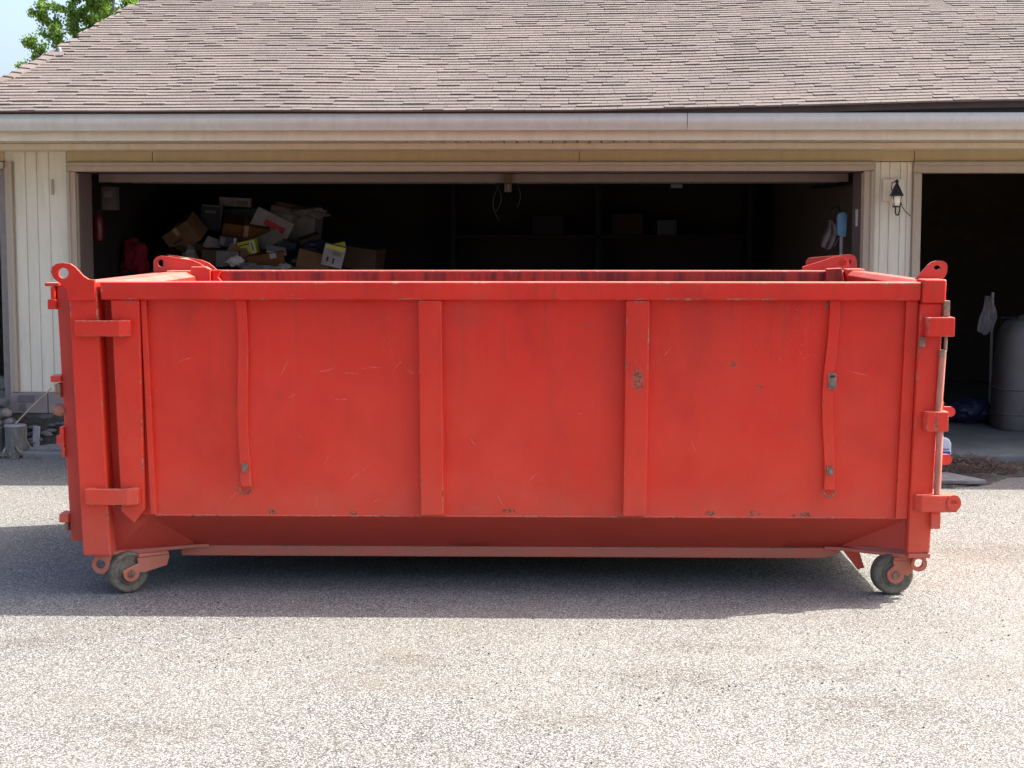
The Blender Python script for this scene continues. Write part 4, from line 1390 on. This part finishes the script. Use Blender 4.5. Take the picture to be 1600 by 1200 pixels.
crumple("paper_scrap", "crumpled white paper at the front of the heap", "paper", (-2.894, 7.980, 1.510), .055, 'white', 3, (1.5, .8, .8))
crumple("paper_scrap", "flat grey paper scraps lying under the low orange-brown carton", "paper", (-2.636, 7.950, 1.448), .10, 'offwhite', 7, (1.7, .8, .25))
crumple("paper_scrap", "bluish crumpled wrapper beside the crumpled white paper", "paper", (-2.737, 7.920, 1.465), .06, 'lightgrey', 9, (1.6, .8, .5))
crumple("paper_scrap", "grey crumpled bag left of the wide two-tone carton", "paper", (-3.366, 8.160, 1.549), .075, 'lightgrey', 12, (.8, .8, 1.3))
crumple("paper_scrap", "white crumpled tissue at the right end of the heap's front", "paper", (-2.401, 7.950, 1.460), .05, 'offwhite', 15, (1.3, .8, .6))
crumple("rubbish_bag", "black rubbish bag slumped between the cartons on the right", "bag", (-2.356, 8.420, 1.482), .17, 'black', 4, (1.1, .9, .75), .3)
crumple("rubbish_bag", "black rubbish bag on the left of the heap", "bag", (-3.612, 8.420, 1.516), .17, 'black', 8, (1.1, .9, .75), .3)
crumple("rubbish_bag", "black rubbish bag under the packets at the heap's front", "bag", (-2.849, 8.100, 1.370), .16, 'black', 13, (1.5, .9, .6), .3)
crumple("red_cloth", "crimson cloth bundle inside the bay near its left jamb", "cloth", (-3.893, 8.050, 1.504), .16, 'redcloth', 2, (.8, .6, 1.15), .45, 4)
carton("small_table", "dark stand under the crimson cloth by the left jamb", "stand", (-3.870, 8.050, 0.056), (.40, .42, 1.34), (0, 0, 0), 'dark_wood')
carton("low_shelf", "dark low shelf in front of the junk heap", "shelf", (-2.771, 8.020, 0.056), (1.35, .40, 1.32), (0, 0, 0), 'dark_wood')
ex = thing("fire_extinguisher", "red fire extinguisher hanging just inside the left jamb", "extinguisher", (-3.79, 6.40, 1.72))
MB().lathe([(.045, 0), (.05, .01), (.05, .19), (.035, .225), (.018, .24)], (-3.79, 6.40, 1.72), 'z', 18).build("cylinder_body", M['extred'], ex, smooth=40)
MB().box(-3.81, -3.76, 6.36, 6.42, 1.962, 1.992).build("handle", M['black'], ex, .006, 1)

# smaller things stuffed in and on the heap
for (nm, lb, ct, x, y, z, s, rt, mt) in [
        ("envelope", "thin brown padded envelope slanting behind the crumpled white paper", "envelope", -2.93, 8.10, 1.50, (.22, .03, .16), (-20, 30, 12), 'card'),
        ("lid", "grey lid propped between the yellow-green packet and the striped box", "lid", -2.60, 8.45, 1.66, (.24, .03, .15), (-30, -24, 8), 'lightgrey'),
        ("carton", "small brown carton right of the pale grey carton", "carton", -2.22, 8.70, 1.56, (.22, .2, .20), (8, -18, 14), 'card3'),
        ("carton", "dark carton wedged under the striped white box", "carton", -2.55, 8.62, 1.55, (.34, .22, .17), (4, 12, -6), 'darkblue'),
        ("carton", "dull brown carton under the tilted brown one", "carton", -3.36, 8.55, 1.44, (.40, .30, .24), (0, -6, 10), 'card3'),
        ("carton", "dim carton behind the white pouch at the heap's right end", "carton", -1.72, 8.75, 1.42, (.34, .3, .22), (3, 8, -12), 'card3'),
        ("magazine", "pale magazine lying open on the low orange-brown carton", "magazine", -2.50, 8.10, 1.585, (.20, .02, .13), (-62, 9, 20), 'offwhite'),
        ("packet", "small yellow packet peeping over the white pouch", "packet", -1.90, 8.30, 1.63, (.12, .05, .06), (8, -12, 4), 'yellow'),
        ("carton", "flat brown carton lying on the pale grey carton", "carton", -2.52, 9.12, 2.03, (.36, .26, .05), (2, 10, 20), 'card3'),
        ("box_lid", "grey boot-box lid between the navy packet and the tilted carton", "lid", -3.20, 8.36, 1.62, (.18, .03, .12), (-25, 18, -10), 'offwhite'),
        ("carton", "dark box standing left of the tilted brown carton", "carton", -3.62, 8.75, 1.42, (.26, .25, .36), (0, 6, -8), 'dark_wood')]:
    carton(nm, lb, ct, (x, y, z), s, rt, mt, None, [], BG if nm == "carton" else None)
crumple("cloth_bundle", "grey cloth bundle at the top right of the heap", "cloth", (-2.28, 8.95, 1.98), .12, 'lightgrey', 31, (1.4, .9, .5), .5, 4)
crumple("cloth_bundle", "dark blue cloth spilling over the heap's right shoulder", "cloth", (-2.15, 8.45, 1.60), .13, 'navy', 33, (1.2, .9, .7), .5, 4)

# opener bracket and dangling cords under the door header
op = thing("door_opener_bracket", "brown wooden opener block hanging under the raised door", "bracket", (-.16, 5.72, 2.15))
MB().box(-.195, -.135, 5.70, 5.753, 2.13, 2.284).build("block", M['card3'], op, .005, 1)
MB().box(-.165, -.155, 5.69, 5.70, 2.15, 2.19).build("bolt", M['flash'], op, .002, 1)
for (x, l, s) in ((-.27, .24, .05), (-.23, .32, -.06), (-.09, .20, .03)):
    pts = [(x + s * math.sin(t * 3.1), 5.70, 2.20 - l * t) for t in [i / 8 for i in range(9)]]
    MB().tube([(-.165, 5.70, 2.20)] + pts, .0035, 6).build("cord", M['black'], op, smooth=60)
# right jamb: plate, blue-handled tool, rag; shelves with odds and ends at the back
tag(MB().box(2.684, 2.696, 5.48, 5.55, 1.845, 1.985).build("switch_plate", M['white'], None, .004, 1), "white switch plate on the dark right jamb of the wide bay", "switch plate")
tool = thing("garden_tool", "blue tool with a wooden shaft hanging inside the right jamb", "tool", (2.63, 5.83, .06))
MB().prism([(2.585, 1.77), (2.66, 1.755), (2.668, 1.94), (2.645, 1.965), (2.60, 1.96), (2.583, 1.93)], 'y', 5.80, 5.86).build("blue_head", M['blue'], tool, .012, 2, smooth=40)
MB().tube([(2.63, 5.83, .06), (2.625, 5.83, 1.77)], .016, 10).build("shaft", M['cloth'], tool, smooth=40)
MB().tube([(2.61, 5.83, 1.96), (2.60, 5.86, 2.02), (2.55, 5.92, 1.99), (2.50, 5.98, 1.92)], .008, 8).build("hose", M['black'], tool, smooth=60)


def drape(name, label, x, y, z, w, h, mat):
    m = MB()
    nx, nz = 14, 16
    for lay in (0, 1):
        for j in range(nz + 1):
            t = j / nz
            for i in range(nx + 1):
                s = i / nx - .5
                ww = w * (.35 + .65 * min(1, t * 1.6)) * (1 - .5 * max(0, t - .6))
                m.v.append(Vector((x + s * ww + .02 * math.sin(t * 4), y + .025 * math.sin(s * 16 + t * 2) + lay * .006, z - h * t * (1 - .25 * abs(s)))))
    n = (nx + 1) * (nz + 1)
    for j in range(nz):
        for i in range(nx):
            k = j * (nx + 1) + i
            m.f += [[k, k + 1, k + nx + 2, k + nx + 1], [n + k, n + k + nx + 1, n + k + nx + 2, n + k + 1]]
    return tag(m.build(name, M[mat], smooth=60), label, "cloth")


drape("hanging_rag", "pale rag hanging on the inner wall by the blue tool", 2.66, 6.6, 1.90, .16, .26, 'cloth')
drape("hanging_rag", "white towel hanging in the dark right garage bay", 4.15, 6.95, 1.22, .17, .36, 'cloth')
tag(MB().tube([(4.215, 7.0, .06), (4.21, 7.0, 1.25)], .014, 8).build("pole", M['cloth'], None, smooth=40), "thin pole standing behind the hanging white towel", "pole")
cart = thing("refuse_cart", "tall grey plastic cart tapering to its top inside the right bay", "refuse cart", (4.42, 6.6, .055))
m = MB()
sec = [(.06, .285, .27), (.10, .30, .28), (.50, .285, .275), (.80, .262, .262), (.93, .235, .245), (1.0, .195, .21), (1.03, .13, .15)]
cx = 4.44
for (z, hx, hy) in sec:
    for k in range(24):
        a = 2 * math.pi * k / 24
        ca, sa = math.cos(a), math.sin(a)
        q = (abs(ca) ** 4 + abs(sa) ** 4) ** -.25
        m.v.append(Vector((cx + hx * ca * q, 6.62 + hy * sa * q, z)))
for j in range(len(sec) - 1):
    for k in range(24):
        m.f.append([j * 24 + k, j * 24 + (k + 1) % 24, j * 24 + 24 + (k + 1) % 24, j * 24 + 24 + k])
m.f += [[k for k in range(23, -1, -1)], [(len(sec) - 1) * 24 + k for k in range(24)]]
m.build("cart_body", M['bin'], cart, smooth=40)
MB().tube([(cx - .17, 6.86, .96), (cx - .17, 6.93, 1.02), (cx + .17, 6.93, 1.02), (cx + .17, 6.86, .96)], .014, 8).build("handle", M['black'], cart, smooth=50)
MB().lathe([(.10, 0), (.10, .02), (.07, .035)], (cx, 6.62, 1.03), 'z', 20).build("lid", M['bin'], cart, smooth=40)
for zz in (.20, .42):
    MB().tube([(cx + .291 * math.cos(q) * (abs(math.cos(q)) ** 4 + abs(math.sin(q)) ** 4) ** -.25, 6.62 + .279 * math.sin(q) * (abs(math.cos(q)) ** 4 + abs(math.sin(q)) ** 4) ** -.25, zz) for q in [2 * math.pi * k / 32 for k in range(32)]], .010, 6, True).build("moulded_rib", M['bin'], cart, smooth=50)
MB().lathe([(.028, 0), (.028, .006)], (cx + .02, 6.362, .90), 'y', 16).build("lift_hole", M['black'], cart)
for s in (-1, 1):
    MB().lathe([(.03, -.02), (.085, -.02), (.09, 0), (.085, .02), (.03, .02)], (cx + s * .27, 6.80, .145), 'x', 24).build("wheel", M['black'], cart, smooth=40)
crumple("blue_bag", "dim blue plastic bag on the floor of the right bay", "bag", (4.02, 6.95, .18), .14, 'navy', 21, (1.3, .9, .8), .3)
carton("tin_can", "small dark red box on the floor beside the blue bag", "box", (3.70, 6.85, .056), (.12, .12, .2), (0, 0, 10), 'redcloth')

# shelving deep in the wide bay
sh = thing("storage_rack", "dark shelving rack across the back of the garage", "rack", (.8, 10.8, 0))
for z in (.5, 1.15, 1.72):
    MB().box(-.9, 2.4, 10.55, 11.1, z, z + .03).build("shelf_board", M['dark_wood'], sh)
for x in (-.93, .7, 2.41):
    MB().box(x, x + .05, 10.55, 11.1, .055, 2.3).build("upright", M['dark_wood'], sh)
for (x, s, mt, lb) in [(.15, (.35, .3, .22), 'dark_wood', "dark box at the left on the top rack shelf"), (1.05, (.34, .3, .24), 'card4', "dim brown box right of the rack's middle upright"),
                       (1.50, (.22, .3, .17), 'darkblue', "dark blue box on the top rack shelf")]:
    carton("rack_box", lb, "box", (x, 10.8, 1.752), s, (0, 0, rng.uniform(-8, 8)), mt, None, [], "boxes on the back shelving rack")

# firewood just inside the narrow left bay
for k in range(10):
    x = -4.48 + .13 * (k % 2) + rng.uniform(-.02, .02)
    z = .11 + .105 * (k // 2) + .02
    o = MB().lathe([(.052, 0), (.056, .02), (.054, .33), (.05, .35)], (x, 5.42, z), 'y', 10).build("firewood_log", M['bark'], None, smooth=40)
    tag(o, "rough log of the firewood pile in the dark left bay", "log", "firewood pile in the left bay")

# ------------------------------------------------------------------ tree behind the roof's left edge
tr = thing("leafy_tree", "bright green leafy tree rising behind the left edge of the roof", "tree", (-5.6, 14.2, 0))
TR = random.Random(5)
wood = MB()
leaves = MB()


def leaf(p, s):
    d = Vector((TR.gauss(0, 1), TR.gauss(0, 1), TR.gauss(0, .7))).normalized()
    a = d.orthogonal().normalized()
    b_ = d.cross(a)
    q = TR.random() * 6.28
    u = a * math.cos(q) + b_ * math.sin(q)
    w = d.cross(u)
    L, W = s * TR.uniform(.8, 1.3), s * TR.uniform(.35, .5)
    leaves.add([p, p + u * L * .5 + w * W + d * .004, p + u * L, p + u * L * .5 - w * W + d * .004], [(0, 1, 2, 3)])


def plume(pts, r, dens, spread, s):
    """a limb through the given points with side twigs and leaves along its outer part."""
    P = [Vector(p) for p in pts]
    line = []
    for a_, b2 in zip(P, P[1:]):
        for i in range(6):
            line.append(a_.lerp(b2, i / 6) + Vector((TR.gauss(0, .015), TR.gauss(0, .015), TR.gauss(0, .012))))
    line.append(P[-1])
    n = len(line)
    wood.tube(line, [r * (1 - .85 * i / (n - 1)) + .002 for i in range(n)], 6)
    for i in range(n // 5, n):
        t = i / (n - 1)
        for k in range(TR.choice((1, 2, 2, 3))):
            d = Vector((TR.gauss(0, 1), TR.gauss(0, 1), TR.gauss(.45, .7))).normalized()
            L = spread * TR.uniform(.35, 1.1) * (1.15 - .7 * t)
            q = [line[i], line[i] + d * L * .5 + Vector((0, 0, .02)), line[i] + d * L + Vector((0, 0, .05))]
            wood.tube(q, [r * .22 + .001, r * .15 + .001, .0012], 4)
            for m_ in range(int(dens * L)):
                u = TR.random() ** .8
                c_ = q[0].lerp(q[1], u * 2) if u < .5 else q[1].lerp(q[2], u * 2 - 1)
                leaf(c_ + Vector((TR.gauss(0, .028), TR.gauss(0, .028), TR.gauss(0, .028))), s)


TB = (-5.55, 14.1, 2.7)
wood.tube([(-5.6, 14.2, -.1), (-5.62, 14.2, 1.0), (-5.5, 14.15, 2.0), TB], [.17, .14, .12, .09], 12)
LIMBS = [[(-6.05, 14.0, 3.75), (-6.35, 13.95, 4.25), (-6.58, 13.9, 4.75)],
         [(-5.95, 14.1, 3.80), (-6.15, 14.1, 4.45), (-6.22, 14.1, 5.15)],
         [(-5.80, 14.2, 3.90), (-5.88, 14.2, 4.60), (-5.80, 14.2, 5.40)],
         [(-5.55, 14.0, 3.90), (-5.60, 13.9, 4.70), (-5.52, 13.9, 5.50)],
         [(-5.35, 14.2, 3.90), (-5.30, 14.3, 4.80), (-5.15, 14.3, 5.60)],
         [(-6.05, 14.1, 3.55), (-6.45, 14.1, 3.90), (-6.75, 14.05, 4.28)],
         [(-6.15, 14.2, 3.42), (-6.55, 14.2, 3.65), (-7.0, 14.2, 4.00)],
         [(-5.10, 14.1, 3.7), (-4.85, 14.1, 4.4), (-4.7, 14.1, 5.1)],
         [(-5.7, 14.6, 3.8), (-5.95, 14.9, 4.5), (-6.0, 15.0, 5.2)]]
for li, lm in enumerate(LIMBS):
    plume([TB] + lm, .045, 950 if li not in (5, 6) else 640, .46 if li not in (5, 6) else .32, .036)
wood.build("trunk", M['bark'], tr, smooth=60)
lo = leaves.build("crown", M['leaf'], tr)

# loose grit and crumbs of soil on the drive
GR = random.Random(21)
grit = MB()
octa = [(1, 0, 0), (-1, 0, 0), (0, 1, 0), (0, -1, 0), (0, 0, 1), (0, 0, -1)]
ofc = [(0, 2, 4), (2, 1, 4), (1, 3, 4), (3, 0, 4), (2, 0, 5), (1, 2, 5), (3, 1, 5), (0, 3, 5)]
for i in range(5200):
    if i % 3:
        x, y = GR.uniform(-4.2, 4.4), GR.uniform(-3.0, 4.6)
    else:
        k = GR.choice([(1.05, -1.45, .45), (.55, -1.75, .35), (-1.3, -1.2, .4), (1.9, -.6, .5), (-.4, -2.3, .5), (2.9, 2.6, .5), (-1.9, -.2, .4), (.1, -.9, .5)])
        x, y = k[0] + GR.gauss(0, k[2]), k[1] + GR.gauss(0, k[2] * .6)
    s = .0016 + .0034 * GR.random() ** 3
    a_ = GR.random() * 6.28
    sx, sy, sz = s * GR.uniform(.8, 1.7), s * GR.uniform(.7, 1.2), s * GR.uniform(.4, .9)
    grit.add([(x + q[0] * sx * math.cos(a_) - q[1] * sy * math.sin(a_), y + q[0] * sx * math.sin(a_) + q[1] * sy * math.cos(a_), sz * .7 + q[2] * sz) for q in octa], ofc)
go = grit.build("loose_grit", M['grit'])
go["kind"] = "stuff"
go["label"] = "loose dark grit scattered on the driveway"
